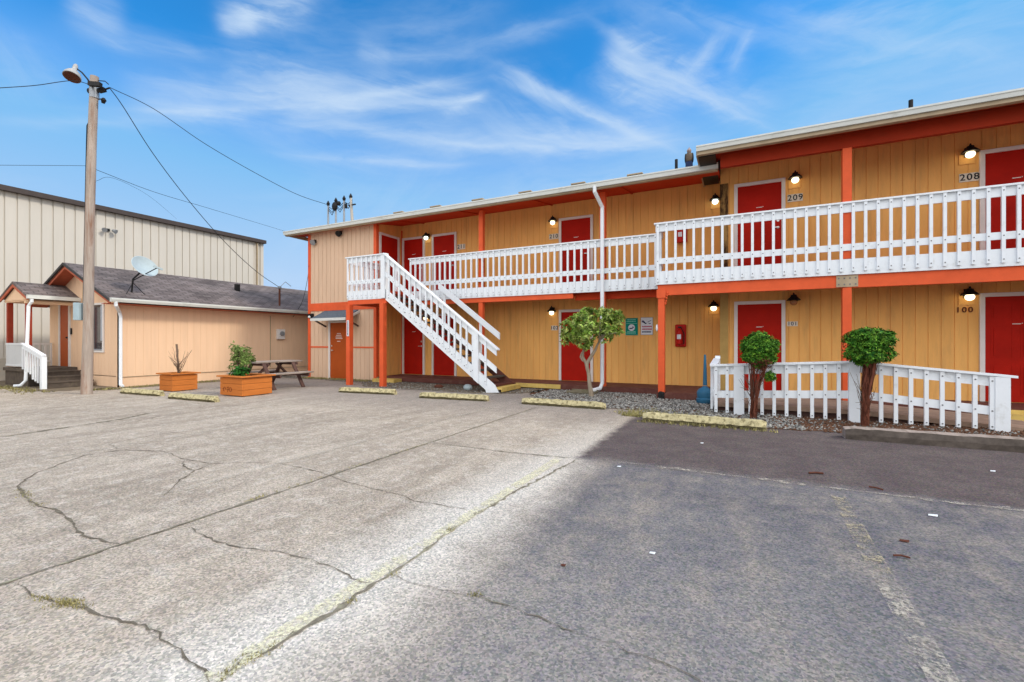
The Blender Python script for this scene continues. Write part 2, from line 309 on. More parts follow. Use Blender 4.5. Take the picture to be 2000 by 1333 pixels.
    tint = mix(.10, vm.outputs[0], vo.outputs['Color']); col2 = mix(.30, vm.outputs[0], tint)
    L.new(col2, b.inputs['Base Color']); b.inputs['Roughness'].default_value = .92; b.inputs['Specular IOR Level'].default_value = .25
    bp = N.new('ShaderNodeBump'); bp.inputs['Strength'].default_value = .55; bp.inputs['Distance'].default_value = .006
    L.new(math_('ADD', vs.outputs[1], fine), bp.inputs['Height']); L.new(bp.outputs[0], b.inputs['Normal'])
    return m
M['lot'] = lot_mat()
def line_mat(name, col, lo, amax=.6):
    m, t, b = newmat(name); N = t.nodes; L = t.links
    tc = N.new('ShaderNodeTexCoord')
    n = N.new('ShaderNodeTexNoise'); n.inputs['Scale'].default_value = 9; n.inputs['Detail'].default_value = 9; n.inputs['Roughness'].default_value = .75; L.new(tc.outputs['Object'], n.inputs['Vector'])
    n3 = N.new('ShaderNodeTexNoise'); n3.inputs['Scale'].default_value = .9; n3.inputs['Detail'].default_value = 3; L.new(tc.outputs['Object'], n3.inputs['Vector'])
    ad = N.new('ShaderNodeMath'); ad.operation = 'MULTIPLY_ADD'; L.new(n3.outputs[0], ad.inputs[0]); ad.inputs[1].default_value = .5; L.new(n.outputs[0], ad.inputs[2])
    mr = N.new('ShaderNodeMapRange'); mr.inputs['From Min'].default_value = lo; mr.inputs['From Max'].default_value = lo+.12; L.new(ad.outputs[0], mr.inputs['Value'])
    mr.inputs['To Max'].default_value = amax
    hf = N.new('ShaderNodeTexNoise'); hf.inputs['Scale'].default_value = 70; hf.inputs['Detail'].default_value = 4; L.new(tc.outputs['Object'], hf.inputs['Vector'])
    h2 = N.new('ShaderNodeMapRange'); h2.inputs['From Min'].default_value = .40; h2.inputs['From Max'].default_value = .58; h2.inputs['To Min'].default_value = .1; L.new(hf.outputs[0], h2.inputs['Value'])
    mm = N.new('ShaderNodeMath'); mm.operation = 'MULTIPLY'; L.new(mr.outputs[0], mm.inputs[0]); L.new(h2.outputs[0], mm.inputs[1]); L.new(mm.outputs[0], b.inputs['Alpha']); b.inputs['Base Color'].default_value = (*col, 1); b.inputs['Roughness'].default_value = .85
    return m
M['line_a'] = line_mat('faded_yellow_line_paint', (.80, .75, .50), .67, .85)
M['line_b'] = line_mat('ghost_line_paint', (.56, .50, .40), .68, .75)
M['line_c'] = line_mat('worn_yellow_line_paint', (.45, .38, .24), .675, .85)

# ---------------------------------------------------------------- mesh helpers
ORG = {}
class MB:
    def __init__(s): s.v = []; s.f = []; s.mi = []; s.cur = 0
    def add(s, vs, fs):
        o = len(s.v); s.v += [Vector(x) for x in vs]; s.f += [tuple(o+i for i in f) for f in fs]; s.mi += [s.cur]*len(fs); return s
    def box(s, x0, x1, y0, y1, z0, z1):
        return s.add([(x0,y0,z0),(x1,y0,z0),(x1,y1,z0),(x0,y1,z0),(x0,y0,z1),(x1,y0,z1),(x1,y1,z1),(x0,y1,z1)],
                     [(0,3,2,1),(4,5,6,7),(0,1,5,4),(1,2,6,5),(2,3,7,6),(3,0,4,7)])
    def hexa(s, p):   # 8 points, bottom 4 then top 4
        return s.add(p, [(0,3,2,1),(4,5,6,7),(0,1,5,4),(1,2,6,5),(2,3,7,6),(3,0,4,7)])
    def bar(s, a, b, w, h, up=(0,0,1)):
        a = Vector(a); b = Vector(b); d = (b-a).normalized(); up = Vector(up)
        sx = d.cross(up)
        if sx.length < 1e-4: sx = d.cross(Vector((1,0,0)))
        sx.normalize(); sz = sx.cross(d).normalized(); q = []
        for p in (a, b):
            for (i, j) in ((-1,-1),(1,-1),(1,1),(-1,1)): q.append(p+sx*i*w/2+sz*j*h/2)
        return s.add(q, [(0,3,2,1),(4,5,6,7),(0,1,5,4),(1,2,6,5),(2,3,7,6),(3,0,4,7)])
    def quad(s, a, b, c, d): return s.add([a,b,c,d], [(0,1,2,3)])
    def prism(s, pts, n):   # planar polygon extruded along n
        n = Vector(n); k = len(pts); P = [Vector(p) for p in pts]; Q = [p+n for p in P]
        fs = [tuple(range(k-1,-1,-1)), tuple(range(k, 2*k))]+[(i, (i+1)%k, k+(i+1)%k, k+i) for i in range(k)]
        return s.add(P+Q, fs)
    def tube(s, pts, r, seg=8, caps=True):
        P = [Vector(p) for p in pts]; rs = r if isinstance(r, (list, tuple)) else [r]*len(P); vs = []; prev = None
        for i, p in enumerate(P):
            d = (P[min(i+1, len(P)-1)]-P[max(i-1, 0)]).normalized()
            if prev is None: a = d.cross(Vector((0,0,1))); a = a if a.length > .05 else d.cross(Vector((1,0,0)))
            else: a = prev-d*prev.dot(d)
            a.normalize(); prev = a; c = d.cross(a)
            for k in range(seg): t = 2*pi*k/seg; vs.append(p+(a*cos(t)+c*sin(t))*rs[i])
        fs = []
        for i in range(len(P)-1):
            for k in range(seg): a0 = i*seg+k; a1 = i*seg+(k+1)%seg; fs.append((a0, a1, a1+seg, a0+seg))
        if caps: fs.append(tuple(range(seg-1,-1,-1))); fs.append(tuple(range((len(P)-1)*seg, len(P)*seg)))
        return s.add(vs, fs)
    def lathe(s, prof, c=(0,0,0), seg=20, axis=None):
        c = Vector(c); vs = []; q = Vector((0,0,1)).rotation_difference(Vector(axis)) if axis else None
        for (r, z) in prof:
            for k in range(seg):
                t = 2*pi*k/seg; p = Vector((r*cos(t), r*sin(t), z))
                if q: p = q @ p
                vs.append(c+p)
        fs = []
        for i in range(len(prof)-1):
            for k in range(seg): a0 = i*seg+k; a1 = i*seg+(k+1)%seg; fs.append((a0, a1, a1+seg, a0+seg))
        fs.append(tuple(range(seg-1,-1,-1))); fs.append(tuple(range((len(prof)-1)*seg, len(prof)*seg)))
        return s.add(vs, fs)
    def ball(s, c, rx, ry, rz, seg=12, rings=8):
        pr = [(max(1e-3, sin(pi*i/rings)), -cos(pi*i/rings)) for i in range(rings+1)]
        o = len(s.v); s.lathe(pr, (0,0,0), seg)
        for i in range(o, len(s.v)): p = s.v[i]; s.v[i] = Vector((c[0]+p.x*rx, c[1]+p.y*ry, c[2]+p.z*rz))
        return s
    def build(s, name, mats, parent=None, org=None, smooth=False, bevel=0):
        if parent is not None: org = ORG[parent.name]
        elif org is None: org = Vector((0,0,0))
        org = Vector(org)
        me = bpy.data.meshes.new(name); me.from_pydata([tuple(v-org) for v in s.v], [], s.f); me.update()
        mats = mats if isinstance(mats, list) else [mats]
        for k in mats: me.materials.append(M[k])
        if any(s.mi) and len(mats) == 1: me.materials.append(M['bolt_grey'])
        if any(s.mi): me.polygons.foreach_set('material_index', s.mi)
        bm = bmesh.new(); bm.from_mesh(me); bmesh.ops.recalc_face_normals(bm, faces=bm.faces) if len(s.f) < 60000 and not getattr(s, 'raw', False) else None
        if bevel: bmesh.ops.bevel(bm, geom=[e for e in bm.edges if len(e.link_faces) == 2 and e.calc_face_angle(0) > .6], offset=bevel, segments=2, profile=.5, affect='EDGES', clamp_overlap=True)
        bm.to_mesh(me); bm.free()
        if smooth:
            for p in me.polygons: p.use_smooth = True
            me.set_sharp_from_angle(angle=R(40))
        o = bpy.data.objects.new(name, me); COL.objects.link(o)
        if parent is not None: o.parent = parent; ORG[o.name] = org
        else: o.location = org; ORG[o.name] = org
        return o
def tag(o, label=None, cat=None, group=None, kind=None):
    if label: o['label'] = label
    if cat: o['category'] = cat
    if group: o['group'] = group
    if kind: o['kind'] = kind
    return o
def thing(name, loc, label, cat, group=None):
    o = bpy.data.objects.new(name, None); COL.objects.link(o); o.location = Vector(loc); o.empty_display_size = .2
    ORG[o.name] = Vector(loc); return tag(o, label, cat, group)
def copy_tree(o, parent=None, loc=None, rz=None):
    c = o.copy(); COL.objects.link(c); c.parent = parent
    if loc is not None: c.location = loc
    if rz is not None: c.rotation_euler = (0, 0, rz)
    for ch in [x for x in bpy.data.objects if x.parent == o]: copy_tree(ch, c)
    return c
def bolts(mb, pts, r=.008, ax=(0,-1,0)):
    mb.cur = 1
    for p in pts: mb.lathe([(r*1.25, 0), (r*1.25, .006)], p, 6, ax)
    mb.cur = 0

def grooved(mb, x0, x1, z0, z1, Y, sp=.203, gw=.014, gd=.011, along='x', sgn=1, z1f=None):
    """siding face with vertical grooves; along 'x' it faces -Y, along 'y' it lies at X=Y and faces +X"""
    xs = []; k = math.ceil((x0+.03)/sp)
    xs.append((x0, 0))
    while k*sp < x1-.03:
        g = k*sp+random.uniform(-.002,.002); xs += [(g-gw/2, 0), (g-gw/2+.002, gd), (g+gw/2-.002, gd), (g+gw/2, 0)]; k += 1
    xs.append((x1, 0)); vs = []
    for (x, d) in xs:
        zt = z1f(x) if z1f else z1
        if along == 'x': vs += [(x, Y+d, z0), (x, Y+d, zt)]
        else: vs += [(Y-d, x, z0), (Y-d, x, zt)]
    fs = [(2*i, 2*i+2, 2*i+3, 2*i+1) for i in range(len(xs)-1)]
    mb.add(vs, fs); return mb

# ================================================================ SETTING
m = MB(); m.box(-400, 400, -400, 900, -1.0, -.03); tag(m.build('ground', 'stain_brown'), kind='structure')
m = MB(); NX = 1
m.quad((-60,-30,0), (40,-30,0), (40,14,0), (-60,14,0)); tag(m.build('parking_lot', 'lot'), kind='structure')
# far hills
m = MB(); rh = random.Random(3); prevp = None
for i in range(60):
    a = R(-75+i*2.2); r0 = 2600; x = r0*sin(a); y = r0*cos(a); h = 225+55*sin(i*.35)+25*sin(i*1.1+1)+rh.uniform(-6,6)
    q = [(x,y,-5), (x*1.02,y*1.02,h*.55), (x*1.09,y*1.09,h+55), (x*1.3,y*1.3,-5)]
    if prevp:
        o = len(m.v); m.v += [Vector(p) for p in prevp+q]
        for k in range(3): m.f.append((o+k, o+4+k, o+5+k, o+k+1)); m.mi.append(0)
    prevp = q
tag(m.build('hills', 'hill', smooth=True), kind='structure')

# dirt strip along the motel and the gravel bed
def flat(pts, z, name, mt, kind='structure'):
    mb = MB(); mb.add([(p[0], p[1], z) for p in pts], [tuple(range(len(pts)))]); return tag(mb.build(name, mt), kind=kind)
def jag(pts, n=8, amp=.06):
    out = []
    for i in range(len(pts)-1):
        a = Vector(pts[i]); b = Vector(pts[i+1])
        for k in range(n):
            p = a.lerp(b, k/n); out.append((p.x+random.uniform(-amp,amp), p.y+random.uniform(-amp,amp)))
    out.append(pts[-1]); return out
bedf = jag([(-4.9,10.9),(-4.4,10.0),(-3.9,9.05),(-2.0,8.95),(-1.75,8.9),(-1.45,7.98),(.4,7.95),(1.6,8.15),(1.9,8.1),(9,8.3)], 9, .05)
flat(bedf+[(9,11.0),(-1.7,11.0),(-1.7,11.85),(-4.9,11.85)], .004, 'gravel_bed', 'mulch')
dirtf = jag([(-16.0,11.2),(-15.0,11.15),(-10.9,10.95),(-9.9,10.0),(-6.0,10.0),(-5.0,10.4),(-4.7,10.9)], 8, .07)
flat(dirtf+[(-4.8,11.85),(-16.0,11.85)], .004, 'dirt_strip', 'stain_brown')
flat(jag([(-16.05,5.9),(-15.4,6.1),(-15.3,9),(-15.35,12)],8,.08)+[(-16.1,12)], .004, 'dirt_border', 'stain_brown')
flat(jag([(-24,4.4),(-19,4.9),(-16.3,5.2),(-15.9,6.0),(-16.1,7)],8,.08)+[(-24,7)], .004, 'dirt_verge', 'stain_brown')

# cracks, projected on the slab
def ribbon(mb, P, w0, w1, z, jit=.008, sub=9, rnd=random):
    pts = []
    for i in range(len(P)-1):
        a = P[i]; b = P[i+1]; n = max(3, int((b-a).length/.05)); n = min(n, 60)
        for k in range(n): pts.append(a.lerp(b, k/n)+Vector((rnd.gauss(0,jit), rnd.gauss(0,jit), 0)) if k else a.copy())
    pts.append(P[-1]); k = len(pts); vs = []
    for i, p in enumerate(pts):
        d = (pts[min(i+1,k-1)]-pts[max(i-1,0)]); d.z = 0
        if d.length < 1e-6: d = Vector((1,0,0))
        d.normalize(); nrm = Vector((-d.y, d.x, 0)); t = i/(k-1); e = min(1, t*12+.15, (1-t)*12+.15)
        w = rnd.uniform(w0, w1)*e*rnd.choice((.45,.7,1,1,1.5)); vs += [p+nrm*w/2, p-nrm*w/2]
    for v in vs: v.z = z
    mb.add(vs, [(2*i, 2*i+1, 2*i+3, 2*i+2) for i in range(k-1)])
CR = [
 ([(0,975),(47,963)],.012,.03),
 ([(320,882),(235,880),(165,890),(110,910),(70,925),(40,945),(35,955),(47,970)],.01,.03),
 ([(40,950),(47,970),(75,990),(110,997),(135,1015),(150,1037),(170,1050),(210,1060),(235,1065)],.012,.04),
 ([(235,880),(320,882),(350,895),(375,900),(415,907),(475,904),(550,906),(590,915),(625,922),(670,940),(725,955),(780,967),(810,980),(890,992),(930,1000)],.008,.022),
 ([(357,902),(360,912),(380,920),(350,940),(320,970)],.01,.035),
 ([(380,920),(410,908),(430,905)],.01,.02),
 ([(0,1145),(40,1135),(60,1165),(115,1177),(170,1190),(210,1207),(270,1222),(300,1232),(340,1265),(370,1295),(400,1310),(415,1345)],.010,.026),
 ([(285,1225),(290,1240),(305,1235)],.006,.015), ([(310,1247),(338,1262)],.005,.012),
 ([(357,1027),(425,1060),(475,1072),(550,1080),(640,1105),(670,1120),(700,1135),(725,1140)],.006,.02),
 ([(770,1125),(800,1140),(860,1155),(930,1165),(1000,1187),(1070,1215),(1100,1230),(1175,1255),(1250,1280),(1320,1307),(1390,1345)],.004,.014),
 ([(240,830),(400,795),(560,790)],.01,.03), ([(235,880),(210,868),(330,845),(450,858)],.006,.016)]
m = MB(); rc = random.Random(5)
for i, (pp, a, b) in enumerate(CR): ribbon(m, [G(*p) for p in pp], a*.4, b*.55, .0045+i*.0001, rnd=rc)
tag(m.build('pavement_cracks', 'crack'), kind='structure')
m = MB()
ribbon(m, [G(*p) for p in [(1130,897),(1000,965),(940,1000),(880,1037),(825,1080),(765,1120),(725,1145),(670,1185),(600,1225),(540,1265),(470,1295),(410,1345)]], .008, .034, .0060, .008, rnd=rc)
ribbon(m, [Vector((-3.63,.0,0)), Vector((-3.64,4,0)), Vector((-3.66,8.7,0))], .014, .032, .0062, .004, rnd=rc)
ribbon(m, [G(840,865), G(1000,885), G(1130,897)], .008, .02, .0064, .004, rnd=rc)
ribbon(m, [G(0,855), G(235,820), G(300,806)], .02, .06, .0066, .01, rnd=rc)
tag(m.build('expansion_joints', 'joint'), kind='structure')
m = MB(); ribbon(m, [Vector((-1.6,5.03,0)), Vector((1.5,5.0,0)), Vector((8,5.05,0))], .02, .09, .0064, .01, rnd=rc)
tag(m.build('asphalt_seam', 'line_b'), kind='structure')
# painted stall lines
m = MB(); m.add([(-1.93,.2,.0075),(-1.83,.2,.0075),(-1.78,4.9,.0075),(-1.88,4.9,.0075)], [(0,1,2,3)])
tag(m.build('stall_line', 'line_a'), kind='structure'); m = MB()
m.add([(.68,3.3,.0075),(.79,3.3,.0075),(.82,4.75,.0075),(.71,4.75,.0075)], [(0,1,2,3)]); m.add([(3.3,4.3,.0075),(3.42,4.3,.0075),(3.42,7.4,.0075),(3.3,7.4,.0075)], [(0,1,2,3)])
tag(m.build('stall_line', 'line_c'), kind='structure')
m = MB()
for x in (-4.47, -7.05): m.add([(x-.05,2.2,.0075),(x+.05,2.2,.0075),(x+.05,8.2,.0075),(x-.05,8.2,.0075)], [(0,1,2,3)])
m.add([(.65,1.5,.0075),(.76,1.5,.0075),(.79,3.3,.0075),(.68,3.3,.0075)], [(0,1,2,3)])
tag(m.build('faded_stall_line', 'line_b'), kind='structure')

# gravel and litter (stuff)
def inpoly(x, y, P):
    c = False; j = len(P)-1
    for i in range(len(P)):
        if (P[i][1] > y) != (P[j][1] > y) and x < (P[j][0]-P[i][0])*(y-P[i][1])/(P[j][1]-P[i][1]+1e-12)+P[i][0]: c = not c
        j = i
    return c
def stones(n, poly, box_, r0, r1, z, rnd):
    mb = MB(); mb.raw = True
    base = [(0,0,1),(1,0,0),(0,1,0),(-1,0,0),(0,-1,0),(0,0,-.6)]; fs = [(0,1,2),(0,2,3),(0,3,4),(0,4,1),(5,2,1),(5,3,2),(5,4,3),(5,1,4)]
    while n:
        x = rnd.uniform(box_[0], box_[1]); y = rnd.uniform(box_[2], box_[3])
        if not inpoly(x, y, poly): continue
        n -= 1; r = rnd.uniform(r0, r1)*rnd.uniform(.6,1.2); a = rnd.uniform(0, pi); e = rnd.uniform(.6, 1.1); hh = rnd.uniform(.5,.9)
        mb.add([(x+r*(p[0]*cos(a)-p[1]*e*sin(a))*rnd.uniform(.8,1.2), y+r*(p[0]*sin(a)+p[1]*e*cos(a))*rnd.uniform(.8,1.2), z+r*p[2]*hh) for p in base], fs)
    return mb
rg = random.Random(11)
M['gravel'] = mat('mixed_gravel', (.20, .19, .17), .85, .4, 30, (.42,.40,.36), .7, 45, .52, island=.7)
stones(9000, bedf+[(9,11.0),(-1.7,11.0),(-1.7,11.7),(-4.9,11.7)], (-4.6,.9,7.9,11.7), .014, .038, .012, rg).build('gravel', 'gravel')
tag(bpy.data.objects['gravel'], 'grey mixed gravel filling the bed before the walkway', 'gravel', kind='stuff')
mb = stones(2600, [(.5,8.0),(9,8.3),(9,9.9),(.4,9.9)], (.4,6,8,9.9), .012, .04, .010, rg)
tag(mb.build('bark_litter', 'mulch'), 'brown bark and dead leaf litter under the ramp railing', 'litter', kind='stuff')
mb = stones(1500, [(.3,8.0),(9,8.25),(9,9.4),(.3,9.4)], (.3,6,8,9.4), .010, .028, .012, rg)
tag(mb.build('gravel', 'gravel'), 'sparse stones mixed into the bark beside the ramp railing', 'gravel', kind='stuff')
mb = stones(2500, dirtf+[(-4.8,11.75),(-16.0,11.75)], (-16,-4.6,9.9,11.7), .008, .026, .008, rg)
tag(mb.build('gravel', 'gravel'), 'loose stones along the foot of the motel by the stairs', 'gravel', kind='stuff')

def tufts(spots, h0, h1, rnd, w=.006):
    mb = MB(); mb.raw = True
    for (x, y) in spots:
        for _ in range(rnd.randint(3,6)):
            a = rnd.uniform(0, 2*pi); h = rnd.uniform(h0, h1); l = h*rnd.uniform(.3,.9); dx, dy = cos(a), sin(a); ww = w*rnd.uniform(.6,1.4)
            b = Vector((x+rnd.uniform(-.02,.02), y+rnd.uniform(-.02,.02), .003))
            mb.add([b+Vector((-dy*ww, dx*ww, 0)), b+Vector((dy*ww, -dx*ww, 0)), b+Vector((dx*l, dy*l, h))], [(0,1,2)])
    return mb
rw = random.Random(21); sp = []
for _ in range(900):
    t = rw.random(); sp.append((-1.55+rw.gauss(0,.22)+max(0,rw.gauss(0,.5)), 8.15+abs(rw.gauss(0,.35))))
for _ in range(300): sp.append((rw.uniform(1.8,5), 8.12+abs(rw.gauss(0,.12))))
for _ in range(120): sp.append((rw.uniform(-1.5,.5), 7.7+rw.gauss(0,.05)))
tag(tufts(sp, .015, .06, rw).build('grass', 'weed'), 'straw green weeds at the edge of the gravel bed', 'weeds', kind='stuff')
sp = []
def along(pp, n, s):
    P = [G(*p) for p in pp]
    for _ in range(n):
        i = rw.randrange(len(P)-1); p = P[i].lerp(P[i+1], rw.random()); sp.append((p.x+rw.gauss(0,s), p.y+rw.gauss(0,s)))
along([(60,1165),(115,1177),(170,1190)], 60, .012); along([(115,1177),(140,1182)], 50, .02); along([(35,955),(75,990)], 40, .02)
along([(540,1265),(470,1295),(430,1325)], 50, .02); along([(690,1172),(680,1180)], 14, .01); along([(880,1037),(870,1040)], 12, .012)
along([(840,865),(480,980)], 70, .012); along([(480,980),(520,967)], 25, .015); along([(925,1163),(935,1166)], 10, .012); along([(765,1120),(770,1125)], 8, .01)
tag(tufts(sp, .004, .014, rw, .003).build('grass', 'weed'), 'small tufts of mosses and grass growing in the pavement cracks', 'weeds', kind='stuff')
sp = []
for _ in range(420): sp.append((-15.75+abs(rw.gauss(0,.18)), rw.uniform(5.8,11.5)))
for _ in range(500): sp.append((rw.uniform(-14.2,-10.9), 11.5-abs(rw.gauss(0,.12))))
for _ in range(350): sp.append((rw.uniform(-22,-16), 5.1+rw.gauss(0,.15)))
tag(tufts(sp, .01, .07, rw, .008).build('grass', 'weed'), 'low dry weeds along the foot of the peach house and motel', 'weeds', kind='stuff')

# ================================================================ MOTEL
XL0, XL1 = -14.10, -10.86        # projecting block on the left
YA, YB, YC = 12.90, 12.10, 11.60 # back wall left part, right part, projecting block
XJ = -.40; XE = 9.5
UF_L, UF_R = 2.90, 2.95
motel = thing('motel_building', (-4, 12, 0), 'long two-storey tan motel with orange trim and outside walkways', 'motel')
# walls
m = MB(); grooved(m, XL1, XJ, .14, 5.60, YA); m.box(XL1, XJ, YA+.012, YA+.2, .0, 5.6)
m.build('wall', 'tan', motel)
m = MB(); grooved(m, XJ, XE, .14, 5.75, YB); m.box(XJ, XE, YB+.012, YB+5, .0, 5.75)
m.build('wall', 'tan', motel)
m = MB(); grooved(m, XL0, XL1, .0, 5.3, YC); m.box(XL0, XL1-.012, YC+.012, YC+6, .0, 5.3)
tag(m.build('wall', 'beige', motel), 'pale beige siding of the projecting end block')
m = MB(); grooved(m, YC, YA+.0, .14, 5.5, XL1, along='y'); m.build('wall', 'tan', motel)
m = MB(); m.box(-13.9, XE, YA+.25, 18.5, 0, 5.2); m.build('rear_wing', 'tan', motel)
# trim
m = MB(); m.box(XL0-.015, XL0+.10, YC-.022, YC+.0, 0, 5.22); m.box(XL0-.022, XL0-.001, YC-.02, YC+.10, 0, 5.22)
m.box(XL1-.10, XL1+.02, YC-.022, YC-.001, .0, 5.25); m.box(XL1+.001, XL1+.024, YC-.02, YC+.10, .14, 5.25)
m.box(XL0+.1, XL1-.1, YC-.020, YC-.001, 2.42, 2.70); m.box(XL0+.1, -13.06, YC-.016, YC-.001, 1.10, 1.15); m.box(-12.1, XL1-.1, YC-.016, YC-.001, 1.10, 1.15)
m.box(XL1+.003, XL1+.03, YA-.05, YA-.001, .16, 5.3)
m.build('trim', 'orange', motel)
m = MB(); m.box(XJ-.01, XJ+.17, YB-.024, YB-.001, .16, 2.6); m.build('corner_board', 'cornerb', motel)
m = MB(); m.box(XJ-.01, XJ+.17, YB-.024, YB-.001, 2.6001, 5.12); tag(m.build('corner_board', 'cornerd', motel), 'water-stained upper corner board')
# decks / walkways
m = MB(); m.box(-9.9, -1.7, 11.70, YA, .02, .155); m.box(-1.7, XE, 10.90, YB+.0, .02, .157); m.box(-1.7, XJ, YB+.001, YA, .02, .156); m.box(XL1+.03, -9.9, 11.72, YA, .02, .153)
m.build('ground_walkway', 'brown_paint', motel)
m = MB(); a = PY(1008,752,11.7); b = PY(1095,755,11.7); m.box(a.x, b.x, 11.675, 11.699, .035, .150); m.build('yellow_edge_strip', 'yellow_edge', motel)
m = MB(); m.box(4.0, 5.1, 10.875, 10.899, .03, .15); m.build('yellow_edge_strip', 'yellow_edge', motel)
m = MB(); m.box(-10.75, -9.85, 11.30, 11.69, .0, .11); m.build('yellow_step', 'yellow_edge', motel)
m = MB(); m.box(3.9,4.9,10.55,10.86,.0,.09); m.build('yellow_step', 'yellow_edge', motel)
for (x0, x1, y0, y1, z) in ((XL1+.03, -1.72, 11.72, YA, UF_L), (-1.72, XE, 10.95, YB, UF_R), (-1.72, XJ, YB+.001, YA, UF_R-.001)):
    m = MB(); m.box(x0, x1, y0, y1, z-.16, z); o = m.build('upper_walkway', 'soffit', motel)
# white rim boards + orange beams
m = MB(); m.box(-9.50, -1.70, 11.665, 11.715, 2.63, 2.93); L_rim = m.build('rim_board', 'white', motel)
m = MB(); m.box(-1.72, XE, 10.865, 10.915, 2.635, 2.94); m.box(-1.72, -1.67, 10.916, 11.72, 2.635, 2.94); R_rim = m.build('rim_board', 'white', motel)
m = MB(); m.box(-9.45, -4.0, 11.70, 11.84, 2.49, 2.628); m.build('beam', 'orange', motel)
m = MB(); m.box(-4.0, -1.6, 11.9, 12.0, 2.45, 2.73); m.build('beam', 'soffit', motel)
m = MB(); m.box(-1.68, 1.90, 10.91, 11.03, 2.39, 2.634); m.box(1.90, XE, 10.905, 11.03, 2.385, 2.633); m.build('beam', 'orange', motel)
m = MB(); m.box(1.72, 2.07, 10.893, 10.904, 2.40, 2.625)
tag(m.build('splice_plate', 'fascia', motel), 'pale orange bolted splice plate on the beam')
for bx_ in (1.76,1.85,1.94,2.03):
    for bz_ in (2.45,2.57): bp = MB(); bolts(bp, [(bx_, 10.892, bz_)], .012); bp.build('bolt', 'dark_metal', motel)
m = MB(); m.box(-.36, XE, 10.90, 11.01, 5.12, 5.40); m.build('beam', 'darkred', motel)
# floor joists seen below walkway
m = MB(); m.box(-9.2, -1.9, 12.25, 12.29, 2.60, 2.735); m.build('joist', 'soffit', motel)
m = MB(); m.box(-1.4, XE, 11.5, 11.54, 2.64, 2.785); m.build('joist', 'soffit', motel)
# posts
def post(x, y, z0, z1, w=.14, mt='orange', label=None):
    mb = MB(); mb.box(x-w/2, x+w/2, y-w/2, y+w/2, z0, z1); o = mb.build('post', mt, motel, bevel=.006)
    if label: tag(o, label)
    return o
post(-1.60, 10.98, .0, 2.385, .145, label='orange post with rotted foot'); post(1.897, 10.98, .157, 2.384, .15); post(1.897, 10.965, 2.95, 5.12, .15); post(5.4, 10.98, .157, 2.38, .15); post(5.4, 10.965, 2.95, 5.12, .15)
post(-6.89, 11.78, .155, 2.489, .14); post(-6.89, 11.79, 2.91, 5.23, .14); post(-3.20, 11.80, .0, 2.63, .14); post(-3.20, 11.79, 2.91, 5.24, .15)
m = MB()
for _ in range(26):
    a = random.uniform(0, 2*pi); m.ball((-1.60+random.uniform(-.045,.055), 10.895+random.uniform(-.012,.01), random.uniform(.0,.15)), .028, .02, .04, 6, 4)
m.build('rotted_wood', 'dark_metal', motel)
m = MB(); m.box(-1.70, -1.50, 10.885, 10.898, 2.33, 2.52)
for k in range(5): m.ball((-1.5+.01*k, 10.9, 2.2+.06*k), .02, .02, .03, 6, 4)
m.build('post_bracket', 'orange', motel)
# railings
def baluster_at(parent, src, x, y=None):
    c = src.copy(); COL.objects.link(c); c.parent = parent; c.location = Vector(c.location)+Vector((x, 0, 0)); return c
def railing(x0, x1, Y, zb, zt, parent, spacing=.19, nm='railing', bw=.05):
    """cap, upper board, middle board behind; balusters in front down over the rim board"""
    mb = MB(); mb.box(x0-.03, x1, Y-.05, Y+.09, zt-.035, zt); rl = mb.build(nm, 'white', parent, bevel=.004)
    mb = MB(); mb.box(x0, x1, Y+.0, Y+.035, zt-.20, zt-.036); mb.build('upper_board', 'white', rl)
    mb = MB(); mb.box(x0, x1, Y+.0, Y+.035, zb+.47, zb+.60); mb.build('middle_board', 'white', rl)
    n = int((x1-x0-.05)/spacing); xs0 = x0+.03
    mb = MB(); mb.box(xs0, xs0+bw, Y-.042, Y-.001, zb+.06, zt-.037)
    bolts(mb, [(xs0+bw/2, Y-.042, zb+.12), (xs0+bw/2, Y-.042, zb+.53), (xs0+bw/2, Y-.042, zt-.1)], .009)
    b0 = mb.build('baluster', 'white', rl)
    for i in range(1, n+1): baluster_at(rl, b0, i*spacing)
    return rl
rl = railing(-9.50, -1.72, 11.665, 2.63, 3.995, motel); rr = railing(-1.72, XE, 10.865, 2.635, 4.05, motel, .192)
tag(rl, 'white walkway railing of the lower left wing'); tag(rr, 'white walkway railing of the taller right wing')
m = MB(); m.box(-1.70,-1.60,10.92,11.02,2.94,4.01); m.box(-1.73,-1.60,10.92,11.66,4.0,4.04); m.box(-1.70,-1.665,11.03,11.66,3.84,3.999); m.box(-1.70,-1.665,11.03,11.66,3.10,3.23)
for k in range(3): m.box(-1.745,-1.702,11.1+k*.18,11.15+k*.18,2.7,3.999)
m.build('railing', 'white', motel)
# roofs
SL = .167
def roof(x0, x1, ye, ze, yr, th=.10, nm='roof'):
    zr = ze+(yr-ye)*SL; mb = MB()
    mb.prism([(x0, ye, ze), (x0, yr, zr), (x0, yr+6, zr-6*SL), (x0, yr+6, zr-6*SL-th), (x0, yr, zr-th), (x0, ye, ze-th)], (x1-x0, 0, 0))
    return mb.build(nm, 'shingle_dark', motel)
rfl = roof(-14.95, XJ, 11.30, 5.345, 16.5); rfr = roof(-.80, XE, 10.58, 5.52, 16.0)
def sof(x0, x1, ye, ze, yw, mt='soffit'):
    mb = MB(); zr = ze+(yw-ye)*SL; mb.prism([(x0, ye, ze), (x0, yw, zr), (x0, yw, zr-.02), (x0, ye, ze-.02)], (x1-x0, 0, 0)); return mb
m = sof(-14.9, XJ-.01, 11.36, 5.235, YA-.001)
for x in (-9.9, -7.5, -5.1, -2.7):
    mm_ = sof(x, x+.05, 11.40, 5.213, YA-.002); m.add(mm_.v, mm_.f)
m.build('soffit', 'soffit', motel)
